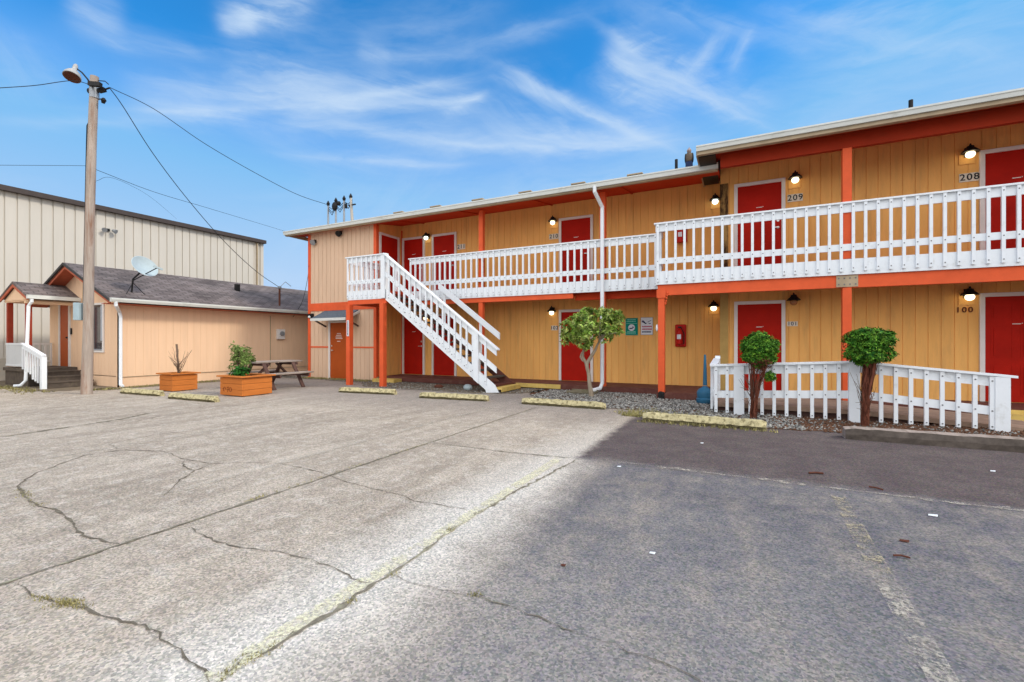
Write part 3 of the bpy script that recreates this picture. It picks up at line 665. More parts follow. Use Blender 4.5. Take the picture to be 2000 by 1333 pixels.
m = sof(-.76, XE, 10.64, 5.39, YB-.001); m.build('soffit', 'soffit', motel)
m = MB(); m.prism([(XJ-.001, YB, 5.40), (XJ-.001, 18, 5.40), (XJ-.001, 16, 6.3), (XJ-.001, YB, 5.66)], (-.04, 0, 0)); m.box(-.79, XJ-.05, 10.64, 12.6, 5.31, 5.36); m.build('gable_wall', 'dark_metal', motel)
def gutter(x0, x1, y, zt, h, parent):
    mb = MB(); prof = [(y, zt), (y-.115, zt), (y-.115, zt-.03), (y-.10, zt-.045), (y-.085, zt-h), (y, zt-h)]
    mb.prism([(x0, a, b) for a, b in prof], (x1-x0, 0, 0)); return mb.build('gutter', 'gutter', parent)
g1 = gutter(-14.97, XJ-.02, 11.298, 5.352, .125, rfl); g2 = gutter(-.82, XE, 10.578, 5.515, .11, rfr)
m = MB(); m.box(-14.95, XJ-.03, 11.27, 11.36, 5.19, 5.244); m.box(-14.97, -14.90, 11.31, 13.2, 5.21, 5.34); m.build('fascia', 'fascia', rfl)
m = MB(); m.box(-.80, XE, 10.53, 10.64, 5.335, 5.404); m.box(-.83, -.77, 10.6, 12.8, 5.34, 5.50); m.build('fascia', 'fascia', rfr)
# roof vents
for u in (783, 855, 937, 1029, 1132, 1242):
    p = PY(u, 400, 11.95); m = MB(); m.box(p.x-.07, p.x+.07, 11.9, 12.02, 5.44, 5.58); m.box(p.x-.2, p.x+.2, 11.78, 12.1, 5.58, 5.625); m.build('vent', 'fascia', rfl, bevel=.015)
for (u, v0, v1, Y, par) in ((1321, 312, 336, 11.8, rfl), (1779, 196, 220, 11.3, rfr)):
    a = PY(u, v0, Y); b = PY(u, v1, Y); m = MB(); m.tube([(a.x, Y, b.z-.1), (a.x, Y, a.z)], .036, 10); m.build('vent_pipe', 'dark_metal', par)
# bunched dark debris on the lower roof next to the step
m = MB()
for _ in range(60):
    t = random.random(); p = PY(1372+t*36, 334-t*10, 11.4); m.ball((p.x, 11.4+random.uniform(0,.2), 5.37+t*.03+random.uniform(0,.04)), .06, .05, .03, 6, 4)
m.build('roof_debris', 'shingle_dark', rfl)

# doors
def door(xc, Y, z0, leaf='red', w=.90, h=2.04, panels=False, face='y', label=None, knob=1, plate=True, frame='frame', zt=None):
    def T(mb):
        if face == 'x':
            for i, v in enumerate(mb.v): mb.v[i] = Vector((Y-(v.y-Y), xc+(v.x-xc), v.z))
        return mb
    x0, x1 = xc-w/2, xc+w/2
    mb = MB(); mb.box(x0, x1, Y-.022, Y+.008, z0+.01, z0+h)
    if panels:
        for (a, b) in ((.10,.44),(.56,.90)):
            for (c, d) in ((.06,.36),(.42,.72),(.78,.92)):
                xa, xb = x0+w*a, x0+w*b; za, zb = z0+h*c, z0+h*d
                mb.box(xa, xb, Y-.026, Y-.0225, za, za+.012); mb.box(xa, xb, Y-.026, Y-.0225, zb-.012, zb); mb.box(xa, xa+.012, Y-.026, Y-.0225, za+.0121, zb-.0121); mb.box(xb-.012, xb, Y-.026, Y-.0225, za+.0121, zb-.0121)
                mb.box(xa+.04, xb-.04, Y-.030, Y-.0225, za+.04, zb-.04)
    d = T(mb).build('door', leaf, motel)
    if label: tag(d, label)
    mb = MB(); f = .075; mb.box(x0-f, x0, Y-.05, Y+.004, z0, z0+h+f); mb.box(x1, x1+f, Y-.05, Y+.004, z0, z0+h+f); mb.box(x0, x1, Y-.0495, Y+.004, z0+h, z0+h+f)
    T(mb).build('door_frame', frame, d)
    kx = x1-.07 if knob > 0 else x0+.07
    mb = MB(); mb.lathe([(.028,0),(.028,.006),(.012,.01),(.012,.04)], (kx, Y-.022, z0+1.0), 12, (0,-1,0)); mb.bar((kx, Y-.062, z0+1.0), (kx-.11*knob, Y-.062, z0+1.0), .018, .018)
    mb.lathe([(.03,0),(.028,.012)], (kx, Y-.022, z0+1.16), 12, (0,-1,0))
    T(mb).build('door_handle', 'chrome', d)
    if plate:
        mb = MB(); mb.box(xc-.06, xc+.06, Y-.028, Y-.0225, z0+1.50, z0+1.515); mb.box(xc+.07, xc+.085, Y-.028, Y-.0225, z0+1.51, z0+1.525); T(mb).build('door_plate', 'frame', d)
    return d
X101 = (-.10+.945)/2; X102 = (-4.83-3.80)/2; X211 = (-9.51-8.51)/2; X212 = (-10.84-9.86)/2+.03
X100 = PY(1922, 400, YB).x+.45+.0
door(X101, YB, .16, label='red door 101 on the ground floor'); door(X101, YB, UF_R, label='red door 209 on the upper floor')
door(X100, YB, .16, panels=True, label='red six-panel door 100'); door(X100, YB, UF_R, label='red door 208 on the upper floor')
door(X102, YA, .16, label='red door 102 behind the small tree'); door(X102, YA, UF_L, label='red door 210')
door(X211, YA, .16, w=.86); door(X211, YA, UF_L, w=.86, label='red door 211'); door(X212, YA, .16, w=.84); door(X212, YA, UF_L, w=.84)
door(12.22, XL1, UF_L, w=.84, face='x', label='red upper door on the side of the end block', plate=False)
# storage door with lettering, and awning
sdoor = door(-12.56, YC, .01, 'brick_red', w=.82, h=1.97, plate=False, knob=-1, label='rust orange storeroom door under the small awning')
m = MB()
rs = random.Random(4)
for (z, w) in ((1.60,.17),(1.54,.24),(1.48,.30),(1.43,.3),(1.33,.15)):
    x = -12.56-w/2
    while x < -12.56+w/2:
        l = rs.uniform(.012,.03); m.box(x, x+l, YC-.027, YC-.0225, z-.012, z+.012); x += l+.008
m.build('door_lettering', 'frame', sdoor)
m = MB(); m.prism([(-13.28, YC-.001, 2.42), (-13.22, 10.98, 2.13), (-13.22, 10.98, 2.10), (-13.28, YC-.001, 2.39)], (1.62, 0, 0))
aw = m.build('awning', 'shingle_dark', motel); M['awn'] = mat('blue_grey_shingles', (.11,.14,.165), .9, .25, 18, bump=.5); aw.data.materials[0] = M['awn']
m = MB(); m.box(-13.24, -11.58, 10.945, 10.98, 2.03, 2.12); m.bar((-13.25, YC, 2.36), (-13.25, 11.0, 2.07), .03, .07); m.bar((-11.6, YC, 2.36), (-11.6, 11.0, 2.07), .03, .07); m.build('awning_board', 'gutter', aw)
m = MB(); m.bar((-13.2, YC-.02, 1.85), (-13.2, 11.05, 2.08), .04, .05); m.bar((-11.65, YC-.02, 1.85), (-11.65, 11.05, 2.08), .04, .05); m.build('awning_bracket', 'table_dark', aw)
# downspout of the motel
m = MB(); px_ = PY(1161, 375, 11.22).x; qx = PY(1176, 430, 11.55).x
m.tube([(px_, 11.24, 5.26), (px_, 11.24, 5.12), (qx, 11.56, 4.80), (qx, 11.56, 4.5), (qx, 11.56, .25), (qx-.04, 11.50, .12), (qx-.22, 11.2, .07)], .05, 8)
m.build('downspout', 'white', rfl)
m = MB(); m.box(qx-.75, qx-.05, 10.95, 11.35, .01, .045); m.box(qx-.75, qx-.05, 11.34, 11.38, .0451, .09); m.box(qx-.75, qx-.05, 10.93, 10.97, .0451, .09)
sb = m.build('splash_block', 'stone_g', org=(qx-.4, 11.15, 0)); tag(sb, 'grey splash block under the white downspout at the small tree', 'splash block')

# ---------------------------------------------------------------- wall lanterns
def lantern(loc, lit, label, face=0, grp='wall lanterns beside the doors'):
    t = thing('wall_lantern', loc, label, 'wall lamp', grp); x, y, z = loc
    m = MB(); m.box(x-.12, x+.12, y+.012, y+.03, z-.15, z+.13); m.build('mounting_block', 'tan', t)
    m = MB(); m.box(x-.045, x+.045, y-.01, y+.011, z-.02, z+.16); m.tube([(x, y-.01, z+.1), (x, y-.06, z+.16), (x, y-.12, z+.13)], .012, 6); m.build('bracket', 'dark_metal', t)
    m = MB(); m.lathe([(.012,.20),(.02,.165),(.055,.15),(.06,.12),(.135,.045),(.14,.03),(.05,.035)], (x, y-.13, z), 18); m.build('shade', 'dark_metal', t, smooth=True)
    m = MB(); m.ball((x, y-.13, z-.01), .075, .075, .07, 14, 8); m.build('glass', lit, t, smooth=True)
    return t
LNT = [(833,465,YA,'bulb_cool','lit wall lantern between the two upper doors left of number 211'),(1080,435,YA,'bulb','lit wall lantern above number plate 210'),
 (1397,394,YA,'bulb_cool','lit cool-white wall lantern upstairs beside the stained corner board'),(1553,352,YB,'bulb','lit wall lantern above number plate 209'),(1894,302,YB,'bulb','lit wall lantern above number plate 208'),
 (832,621,YA,'bulb','lit wall lantern seen through the stair balusters'),(1078,611,YA,'bulb','lit wall lantern above number plate 102'),(1394,602,YA,'bulb','lit wall lantern right of the ground floor fire extinguisher'),
 (1550,590,YB,'glass_off','unlit wall lantern above number plate 101'),(1893,580,YB,'bulb','lit wall lantern above the maroon number 100')]
for (u, v, Y, lit, lab) in LNT:
    p = PY(u, v, Y-.13); lantern((p.x, Y-.03, p.z), lit, lab)

# ---------------------------------------------------------------- number plates
def text_mesh(s, size, mt, name, parent, loc, spacing=1.0, thick=.003):
    c = bpy.data.curves.new('txt', 'FONT'); c.body = s; c.size = size; c.extrude = thick; c.align_x = 'CENTER'; c.align_y = 'CENTER'; c.space_character = spacing; c.offset = size*.012
    o = bpy.data.objects.new('txt', c); COL.objects.link(o); dg = bpy.context.evaluated_depsgraph_get(); dg.update()
    me = bpy.data.meshes.new_from_object(o.evaluated_get(dg)); bpy.data.objects.remove(o); bpy.data.curves.remove(c)
    me.transform(Matrix.Rotation(R(90), 4, 'X')); me.materials.clear(); me.materials.append(M[mt])
    q = bpy.data.objects.new(name, me); COL.objects.link(q); q.parent = parent
    q.location = Vector(loc)-(ORG[parent.name] if parent else Vector()); ORG[q.name] = Vector(loc) if not parent else ORG[parent.name]
    return q
def plate(u0, u1, v0, v1, Y, s, tm='black'):
    a = PY(u0, v0, Y); b = PY(u1, v1, Y); zc = (a.z+b.z)/2; h = abs(PY((u0+u1)/2, v0, Y).z-PY((u0+u1)/2, v1, Y).z)*.92
    xc = (a.x+b.x)/2; t = thing('number_plate', (xc, Y-.01, zc), 'pale plate with the room number '+s+' beside its door', 'number plate', 'room number plates')
    m = MB(); m.box(a.x, b.x, Y-.018, Y-.001, zc-h/2, zc+h/2); m.build('plate', 'plaque', t)
    text_mesh(s, h*1.05, tm, 'numerals', t, (xc, Y-.0205, zc), 1.18)
plate(1873,1913,338,356,YB,'208'); plate(1538,1568,379,395,YB,'209'); plate(1073,1091,457,468,YA,'210'); plate(894,909,477,488,YA,'211'); plate(1077,1089,636,646,YA,'102','ink'); plate(1537,1558,628,638,YB,'101','ink')
p = PY(1883, 606, YB); t = thing('room_number', (p.x, YB-.01, p.z), 'maroon numerals 100 on the wall below a lantern', 'number sign')
text_mesh('100', .15, 'maroon', 'numerals', t, (p.x, YB-.012, p.z), 1.25, .006)

# ---------------------------------------------------------------- signs and extinguishers
a = PY(1222,622,YA); b = PY(1246,655,YA); t = thing('wall_sign', ((a.x+b.x)/2, YA-.01, b.z), 'green sign with a pale round symbol on the tan wall', 'sign')
m = MB(); m.box(a.x, b.x, YA-.02, YA-.002, b.z, a.z); m.build('panel', 'sign_g', t)
w = b.x-a.x; h = a.z-b.z; xc = (a.x+b.x)/2
m = MB()
for z in (.0,): pass
m.box(a.x+.02, b.x-.02, YA-.0235, YA-.0205, a.z-h*.33, a.z-h*.31); m.box(a.x+.0, b.x, YA-.023, YA-.0205, b.z-.001, b.z+.006); m.box(a.x, a.x+.006, YA-.023, YA-.0205, b.z+.0061, a.z)
rs = random.Random(8)
for (z, k) in ((.10,.7),(.20,.8),(.80,.7),(.88,.8)):
    x = xc-w*k/2
    while x < xc+w*k/2-.02:
        l = rs.uniform(.012,.03); m.box(x, x+l, YA-.0232, YA-.0205, a.z-h*z-.012, a.z-h*z+.012); x += l+.01
m.build('lettering', 'ink_l', t)
m = MB(); m.lathe([(w*.27,0),(w*.27,.004)], (xc, YA-.0205, a.z-h*.56), 24, (0,-1,0)); m.build('round_symbol', 'sign_w', t)
m = MB(); m.bar((xc-.06,YA-.027,a.z-h*.62),(xc+.03,YA-.027,a.z-h*.60),.004,.03); m.bar((xc+.03,YA-.0275,a.z-h*.50),(xc+.05,YA-.0275,a.z-h*.58),.004,.03); m.build('pictogram', 'ink', t)
a = PY(1252,621,YA); b = PY(1275,654,YA); t = thing('wall_sign', ((a.x+b.x)/2, YA-.01, b.z), 'white sign with dark pictogram and red lettering right of the green one', 'sign')
m = MB(); m.box(a.x-.006, b.x+.006, YA-.016, YA-.002, b.z-.006, a.z+.006); m.build('border', 'ink', t)
m = MB(); m.box(a.x, b.x, YA-.02, YA-.0162, b.z, a.z); m.build('panel', 'sign_w', t)
w = b.x-a.x; h = a.z-b.z; xc = (a.x+b.x)/2
m = MB(); m.tube([(xc-.12,YA-.022,a.z-h*.2),(xc-.07,YA-.022,a.z-h*.27),(xc-.02,YA-.022,a.z-h*.36),(xc+.0,YA-.022,a.z-h*.30)], [.028,.022,.014,.008], 8)
m.tube([(xc+.02,YA-.022,a.z-h*.27),(xc+.12,YA-.022,a.z-h*.17)], .007, 6); m.tube([(xc+.05,YA-.022,a.z-h*.32),(xc+.08,YA-.022,a.z-h*.36),(xc+.11,YA-.022,a.z-h*.34)], .011, 6); m.build('pictogram', 'ink', t)
for (z, mt) in ((.53,'ink_r'),(.68,'ink_r'),(.84,'ink')):
    m = MB(); x = xc-w*.4
    while x < xc+w*.4-.01:
        l = rs.uniform(.012,.026); m.box(x, x+l, YA-.0235, YA-.0205, a.z-h*z-.02, a.z-h*z+.02); x += l+.007
    m.build('lettering', mt, t)
def extinguisher(u, v, Y, s, label):
    p = PY(u, v, Y-.1); x, y, z = p; t = thing('fire_extinguisher', p, label, 'fire extinguisher', 'fire extinguishers on the walkway walls')
    m = MB(); m.box(x-.14, x+.14, y+.02, y+.085, z-.30*s, z+.30*s); m.build('cabinet', 'extred', t, bevel=.03)
    m = MB(); m.lathe([(.02,-.24),(.075,-.22),(.08,.10),(.05,.17),(.022,.2)], (x-.02, y-.06, z), 14); m.build('cylinder', 'extred', t, smooth=True)
    m = MB(); m.box(x-.05, x+.03, y-.075, y-.045, z+.2, z+.24); m.tube([(x+.02,y-.06,z+.2),(x+.1,y-.07,z+.05),(x+.09,y-.06,z-.22)], .013, 6); m.build('hose', 'dark_metal', t)
    m = MB(); m.box(x-.07, x+.03, y-.148, y-.14, z-.09, z+.03); m.build('label_panel', 'sign_w', t)
extinguisher(1329, 656, YA, 1, 'red fire extinguisher on its red backing on the ground floor wall'); extinguisher(1331, 458, YA, .7, 'red fire extinguisher upstairs, half hidden by the white railing')
# bell / box on post 1 and floodlights
m = MB(); m.ball((-1.70, 10.95, PY(1287,641,10.95).z), .03, .05, .085, 10, 6); o = m.build('post_light', 'litter', org=(-1.70,10.95,1.6)); tag(o, 'small white oval fitting on the side of the orange post', 'light')
for (u, v, lab) in ((607,617,'small black floodlight with white lamp at the corner above the picnic table'),(612,473,'grey round floodlight high under the eave of the end block'),(662,456,'dark fitting below the gutter of the end block')):
    p = PY(u, v, YC-.08); t = thing('flood_light', p, lab, 'flood light', 'flood lights on the end block')
    m = MB(); m.box(p.x-.07, p.x+.07, p.y+.02, p.y+.078, p.z-.03, p.z+.08); m.build('base', 'dark_metal', t)
    m = MB(); m.lathe([(.05,-.06),(.11,.06)], (p.x, p.y, p.z), 12, (.2,-.8,-.5)); m.build('lamp_head', 'dark_metal' if v != 473 else 'grey_metal', t, smooth=True)
    if v == 617: m = MB(); m.ball((p.x+.01, p.y-.07, p.z-.05), .05, .05, .045, 8, 6); m.build('lens', 'litter', t)
a = PY(678,626,10.17); b = PY(684,657,10.17); m = MB(); m.box(a.x, a.x+.085, 10.15, 10.165, b.z, a.z); t = thing('post_sign', (a.x,10.16,b.z), 'narrow white upright sign on the left orange stair post', 'sign')
m.build('panel', 'sign_w', t); m = MB(); z = b.z+.03; rs = random.Random(2)
while z < a.z-.04: l = rs.uniform(.012,.03); m.box(a.x+.03, a.x+.055, 10.146, 10.1495, z, z+l); z += l+.012
m.build('lettering', 'ink', t)

# ---------------------------------------------------------------- staircase
LX0, LX1, LY = -10.76, -9.22, 10.25
stair = thing('staircase', (-9.3, 10.8, 0), 'white outdoor staircase with landing on orange posts', 'staircase')
m = MB(); m.box(LX0+.03, LX1-.03, LY+.05, 11.59, 2.76, 2.84); m.build('landing', 'soffit', stair)
m = MB(); m.box(LX0, LX1, LY, LY+.045, 2.585, 2.86); m.box(LX0, LX0+.045, LY+.046, 11.595, 2.585, 2.86); m.build('landing_rim', 'white', stair)
m = MB(); m.box(LX0+.02, LX1-.0, LY+.01, LY+.13, 2.45, 2.584); m.box(LX0+.02, LX0+.13, LY+.131, 11.57, 2.45, 2.584); m.box(LX1-.12, LX1, LY+.131, 11.65, 2.45, 2.584); m.build('landing_beam', 'orange', stair)
for x in (-10.66, -9.33):
    m = MB(); m.box(x-.075, x+.075, 10.17, 10.32, 0, 2.449 if x < -10 else 2.449); m.build('post', 'orange', stair, bevel=.006)
ZT = 3.90
m = MB(); m.box(LX0-.04, LX1+.03, LY-.06, LY+.08, ZT-.035, ZT); m.box(LX0-.04, LX0+.09, LY+.081, 11.58, ZT-.035, ZT); lr = m.build('landing_railing', 'white', stair, bevel=.004)
m = MB(); m.box(LX0, LX1-.15, LY+.0, LY+.035, ZT-.19, ZT-.036); m.box(LX0, LX0+.035, LY+.036, 11.59, ZT-.19, ZT-.036); m.build('upper_board', 'white', lr)
m = MB(); m.box(LX0, LX1-.15, LY+.0, LY+.035, 3.06, 3.18); m.box(LX0, LX0+.035, LY+.036, 11.59, 3.06, 3.18); m.build('middle_board', 'white', lr)
m = MB(); m.box(LX1-.17, LX1-.02, LY-.045, LY+.1, 2.60, ZT-.037); m.build('newel_post', 'white', lr)
m = MB(); m.box(LX0+.02, LX0+.07, LY-.042, LY-.001, 2.64, ZT-.037); bolts(m, [(LX0+.045, LY-.042, 2.70), (LX0+.045, LY-.042, 3.12)], .009); b0 = m.build('baluster', 'white', lr)
for i in range(1, 7): baluster_at(lr, b0, i*.19)
m = MB(); m.box(LX0-.042, LX0-.001, LY+.15, LY+.20, 2.64, ZT-.037); b0 = m.build('baluster', 'white', lr)
for i in range(1, 7): c = baluster_at(lr, b0, 0); c.location.y += i*.19
m = MB(); m.box(-10.02, -9.9, 11.50, 11.6, 2.86, 3.86); m.build('inner_post', 'white', stair)
# flight
XB = LX1+3.50
slope = -.735
def sl(x, off): return 2.70+(x-LX1)*slope+off
SY = LY
m = MB(); m.prism([(LX1-.02, SY, sl(LX1,.16)), (XB+.10, SY, sl(XB+.1,.16)), (XB+.22, SY, .02), (XB-.14, SY, .0), (XB-.16, SY, sl(XB-.16,-.17)), (LX1-.02, SY, sl(LX1,-.15))], (0, .045, 0)); bolts(m, [(LX1+.1+i*.2, SY-.0, sl(LX1+.1+i*.2, -.03)) for i in range(16)], .012); m.build('stringer', 'white', stair)
m = MB(); m.prism([(LX1, 11.42, sl(LX1,.10)), (XB+.22, 11.42, sl(XB+.22,.10)), (XB+.30, 11.42, .0), (XB-.1, 11.42, .0), (LX1, 11.42, sl(LX1,-.2))], (0, .045, 0)); tag(m.build('stringer', 'brown_paint', stair), 'brown far stringer')
NT = 14
m = MB(); m.box(LX1-.26, LX1, SY+.05, 11.41, 2.80, 2.84); tr = None
for i in range(NT):
    z = 2.84-(i+1)*2.84/(NT+1); x = LX1+i*(3.56/NT)
    m = MB(); m.box(x, x+.27, SY+.046, 11.415, z-.04, z); o = m.build('tread', 'step_wood' if i < NT-1 else 'brown_paint', stair)
m = MB(); m.box(XB+.03, XB+.28, SY+.05, 11.41, .09, .14); m.box(XB+.28, XB+.295, SY+.05, 11.41, .03, .142); m.build('bottom_step', 'yellow_edge', stair)
# stair railing: sloping cap, boards and balusters
CAPO = 1.17
m = MB(); m.hexa([(LX1-.06, SY-.07, sl(LX1-.06,CAPO-.035)), (XB+.22, SY-.07, sl(XB+.22,CAPO-.035)), (XB+.22, SY+.08, sl(XB+.22,CAPO-.035)), (LX1-.06, SY+.08, sl(LX1-.06,CAPO-.035)),
                  (LX1-.06, SY-.07, sl(LX1-.06,CAPO)), (XB+.22, SY-.07, sl(XB+.22,CAPO)), (XB+.22, SY+.08, sl(XB+.22,CAPO)), (LX1-.06, SY+.08, sl(LX1-.06,CAPO))]); sr = m.build('stair_railing', 'white', stair)
def sboard(o1, o2, x0, x1, y0, y1, nm, par):
    mb = MB(); mb.hexa([(x0,y0,sl(x0,o1)),(x1,y0,sl(x1,o1)),(x1,y1,sl(x1,o1)),(x0,y1,sl(x0,o1)),(x0,y0,sl(x0,o2)),(x1,y0,sl(x1,o2)),(x1,y1,sl(x1,o2)),(x0,y1,sl(x0,o2))]); return mb.build(nm, 'white', par)
sboard(CAPO-.22, CAPO-.037, LX1-.02, XB+.16, SY, SY+.035, 'upper_board', sr)
sboard(.50, .66, LX1-.02, XB+.16, SY, SY+.035, 'middle_board', sr)
def sbal(x): 
    mb = MB(); z0 = sl(x,-.0); z1 = sl(x, CAPO-.037); w_ = .05
    mb.hexa([(x,SY-.042,z0),(x+w_,SY-.042,sl(x+w_,0)),(x+w_,SY-.001,sl(x+w_,0)),(x,SY-.001,z0),(x,SY-.042,z1),(x+w_,SY-.042,sl(x+w_,CAPO-.037)),(x+w_,SY-.001,sl(x+w_,CAPO-.037)),(x,SY-.001,z1)])
    bolts(mb, [(x+.025, SY-.042, sl(x+.025, .06)), (x+.025, SY-.042, sl(x+.025, .58))], .009)
    return mb
b0 = sbal(LX1+.10).build('baluster', 'white', sr)
for i in range(1, 18):
    x = LX1+.10+i*.19
    if abs(x-(XB-.45)) < .09: continue
    c = baluster_at(sr, b0, i*.19); c.location.z += i*.19*slope
x = XB-.42; m = MB(); m.hexa([(x-.07,SY-.06,sl(x,-.1)),(x+.07,SY-.06,sl(x,-.2)),(x+.07,SY+.08,sl(x,-.2)),(x-.07,SY+.08,sl(x,-.1)),(x-.07,SY-.06,sl(x-.07,CAPO-.036)),(x+.07,SY-.06,sl(x+.07,CAPO-.036)),(x+.07,SY+.08,sl(x+.07,CAPO-.036)),(x-.07,SY+.08,sl(x-.07,CAPO-.036))]); m.build('newel_post', 'white', sr)
# far side handrail: one broad board
fr = sboard(1.00, 1.19, LX1+1.05, -6.06, 11.36, 11.40, 'far_handrail', stair)
for x in (LX1+1.2, -6.75):
    m = MB(); m.box(x, x+.09, 11.40, 11.415, sl(x,-.05), sl(x,1.0)); m.build('handrail_post', 'white', fr)

# ---------------------------------------------------------------- ramp and its railing
ramp = thing('access_ramp', (1.6, 10.2, 0), 'weathered access ramp sloping behind the white picket railing', 'ramp')
M['ramp'] = mat('weathered_tan_concrete', (.33,.23,.17), .9, .2, 4, (.16,.11,.08), .6, 3, .5)
m = MB(); m.hexa([(-.42,9.45,.10),(1.75,9.45,.10),(1.75,10.88,.10),(-.42,10.88,.10),(-.42,9.45,.18),(1.75,9.45,.18),(1.75,10.88,.18),(-.42,10.88,.18)])
m.hexa([(1.751,9.45,.10),(4.2,9.45,-.05),(4.2,10.88,-.05),(1.751,10.88,.10),(1.751,9.45,.18),(4.2,9.45,.02),(4.2,10.88,.02),(1.751,10.88,.18)]); m.build('ramp_surface', 'ramp', ramp)
m = MB()
for x in (-.3, .7, 1.7): m.box(x, x+.1, 9.55, 9.65, 0, .099)
m.box(-.4, 2.6, 9.52, 9.55, 0, .085); m.build('ramp_supports_gap_shade', 'table_dark', ramp)  # dark board added to stand for shade in the open gap below
rf = thing('ramp_railing', (1.6, 9.25, 0), 'white picket railing beside the ramp with two clipped shrubs before it', 'railing')
FY = 9.25
def ft(x): return .905+(x+.42)*(1.012-.905)/2.17 if x < 1.75 else 1.012-(x-1.75)*(1.012-.82)/2.0
def seg(o0, o1, x0, x1, y0, y1, mb, n=1):
    mb.hexa([(x0,y0,ft(x0)+o0),(x1,y0,ft(x1)+o0),(x1,y1,ft(x1)+o0),(x0,y1,ft(x0)+o0),(x0,y0,ft(x0)+o1),(x1,y0,ft(x1)+o1),(x1,y1,ft(x1)+o1),(x0,y1,ft(x0)+o1)])
m = MB(); seg(-.035, 0, -.48, 1.7499, FY-.06, FY+.09, m); seg(-.035, 0, 1.75, 3.63, FY-.06, FY+.09, m); m.build('cap_rail', 'white', rf)
m = MB(); seg(-.19, -.036, -.42, 1.7499, FY, FY+.035, m); seg(-.19, -.036, 1.75, 3.54, FY, FY+.035, m); m.build('upper_board', 'white', rf)
m = MB(); seg(-.62, -.49, -.42, 1.7499, FY, FY+.035, m); seg(-.62, -.49, 1.75, 3.54, FY, FY+.035, m); m.build('middle_board', 'white', rf)
for (x, w, z0) in ((.0,.17,.0),(1.70,.15,.0),(3.47,.17,.0)):
    m = MB(); m.box(x-w/2, x+w/2, FY-.055, FY-.055+max(.1,w*.6), z0, ft(x)-.037); m.build('post', 'white', rf, bevel=.006)
x = -.38; i = 0
while x < 3.36:
    if min(abs(x-0), abs(x-1.7)) > .11:
        m = MB(); m.box(x-.026, x+.026, FY-.042, FY-.001, .03, ft(x)-.04); bolts(m, [(x, FY-.042, .07), (x, FY-.042, ft(x)-.555), (x, FY-.042, ft(x)-.11)], .009); m.build('baluster', 'white', rf)
    x += .187
m = MB(); m.hexa([(-.49,FY+.10,.905-.035),(-.36,FY+.10,.905-.035),(-.36,10.85,.93),(-.49,10.85,.93),(-.49,FY+.10,.905),(-.36,FY+.10,.905),(-.36,10.85,.97),(-.49,10.85,.97)])
m.box(-.44,-.40,FY+.1,10.85,.74,.868); m.box(-.44,-.40,FY+.1,10.85,.30,.42)
for k in range(7): m.box(-.485,-.445,FY+.2+k*.2,FY+.25+k*.2,.05,.88)
m.box(-.46,-.36,10.78,10.87,.15,1.02); m.build('return_railing', 'white', rf)

# ---------------------------------------------------------------- cigarette receptacle
p = G(1377, 789); t = thing('ash_receptacle', (p.x, p.y, 0), 'blue plastic cigarette receptacle with tall neck at the ramp railing', 'ash bin')
m = MB(); m.lathe([(.16,0),(.175,.02),(.175,.09),(.155,.11),(.16,.13),(.165,.22),(.155,.25),(.14,.27),(.12,.30),(.06,.33),(.045,.36)], (p.x, p.y, .02), 24); m.build('base', 'bin', t, smooth=True)
m = MB(); m.lathe([(.042,.375),(.038,.6),(.022,1.0),(.018,1.03)], (p.x, p.y, .02), 16); m.build('neck', 'bin', t, smooth=True)

# ---------------------------------------------------------------- wheel stops
def rough_bar(x0, x1, y0, y1, h, cham, mt, label, cat, name, rnd, n=26, amp=.008, ang=0.0, grp=None):
    cx, cy = (x0+x1)/2, (y0+y1)/2; mb = MB(); prof = [(y0+.012,0),(y0,h*.38 if mt != 'timber' else h*.5),(y0+cham,h),((y0+y1)/2,h*1.01),(y1-cham,h),(y1,h*.45),(y1,0)]; vs = []
    for i in range(n+1):
        x = x0+(x1-x0)*i/n
        for (y, z) in prof:
            e = .025 if i in (0, n) else 0
            yy = y+rnd.uniform(-amp,amp)+(e if y < cy else -e); zz = max(0, z+(rnd.uniform(-amp,amp)-e*.6 if z > 0 else 0)); xx = x+rnd.uniform(-amp,amp)
            dx, dy = xx-cx, yy-cy; vs.append((cx+dx*cos(ang)-dy*sin(ang), cy+dx*sin(ang)+dy*cos(ang), zz))
    k = len(prof); fs = [(i*k+j, (i+1)*k+j, (i+1)*k+j+1, i*k+j+1) for i in range(n) for j in range(k-1)]
    fs += [tuple(range(k)), tuple(n*k+j for j in range(k-1,-1,-1))]; mb.add(vs, fs)
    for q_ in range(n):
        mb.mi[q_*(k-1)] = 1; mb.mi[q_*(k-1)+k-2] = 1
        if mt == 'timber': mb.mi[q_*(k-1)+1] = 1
    o = mb.build(name, [mt, 'timber_shade' if mt == 'timber' else 'dark_edge'], org=(cx, cy, 0)); return tag(o, label, cat, grp)
rr_ = random.Random(9); GS = 'worn yellow wheel stops'
def stop_at(pa, pb, label, h=.13, mt='stone_y'):
    a = G(*pa); b = G(*pb); c = (a+b)/2; L_ = (b-a).length; ang = math.atan2(b.y-a.y, b.x-a.x)
    rough_bar(c.x-L_/2, c.x+L_/2, c.y, c.y+.17, h, .035, mt, label, 'wheel stop', 'wheel_stop', rr_, ang=ang, grp=GS)
stop_at((232,769),(309,775), 'worn yellow wheel stop nearest the utility pole', .13)
stop_at((325,779),(416,787), 'worn yellow wheel stop between the two orange planters', .13)
stop_at((659,767),(768,772), 'worn yellow wheel stop in front of the orange stair posts', .13)
stop_at((817,778),(950,785), 'worn yellow wheel stop near the foot of the staircase', .13)
stop_at((1018,790),(1180,801), 'worn yellow wheel stop in front of the small tree', .13)
stop_at((1255,823),(1497,842), 'bright yellow wheel stop at the edge of the gravel bed', .14)
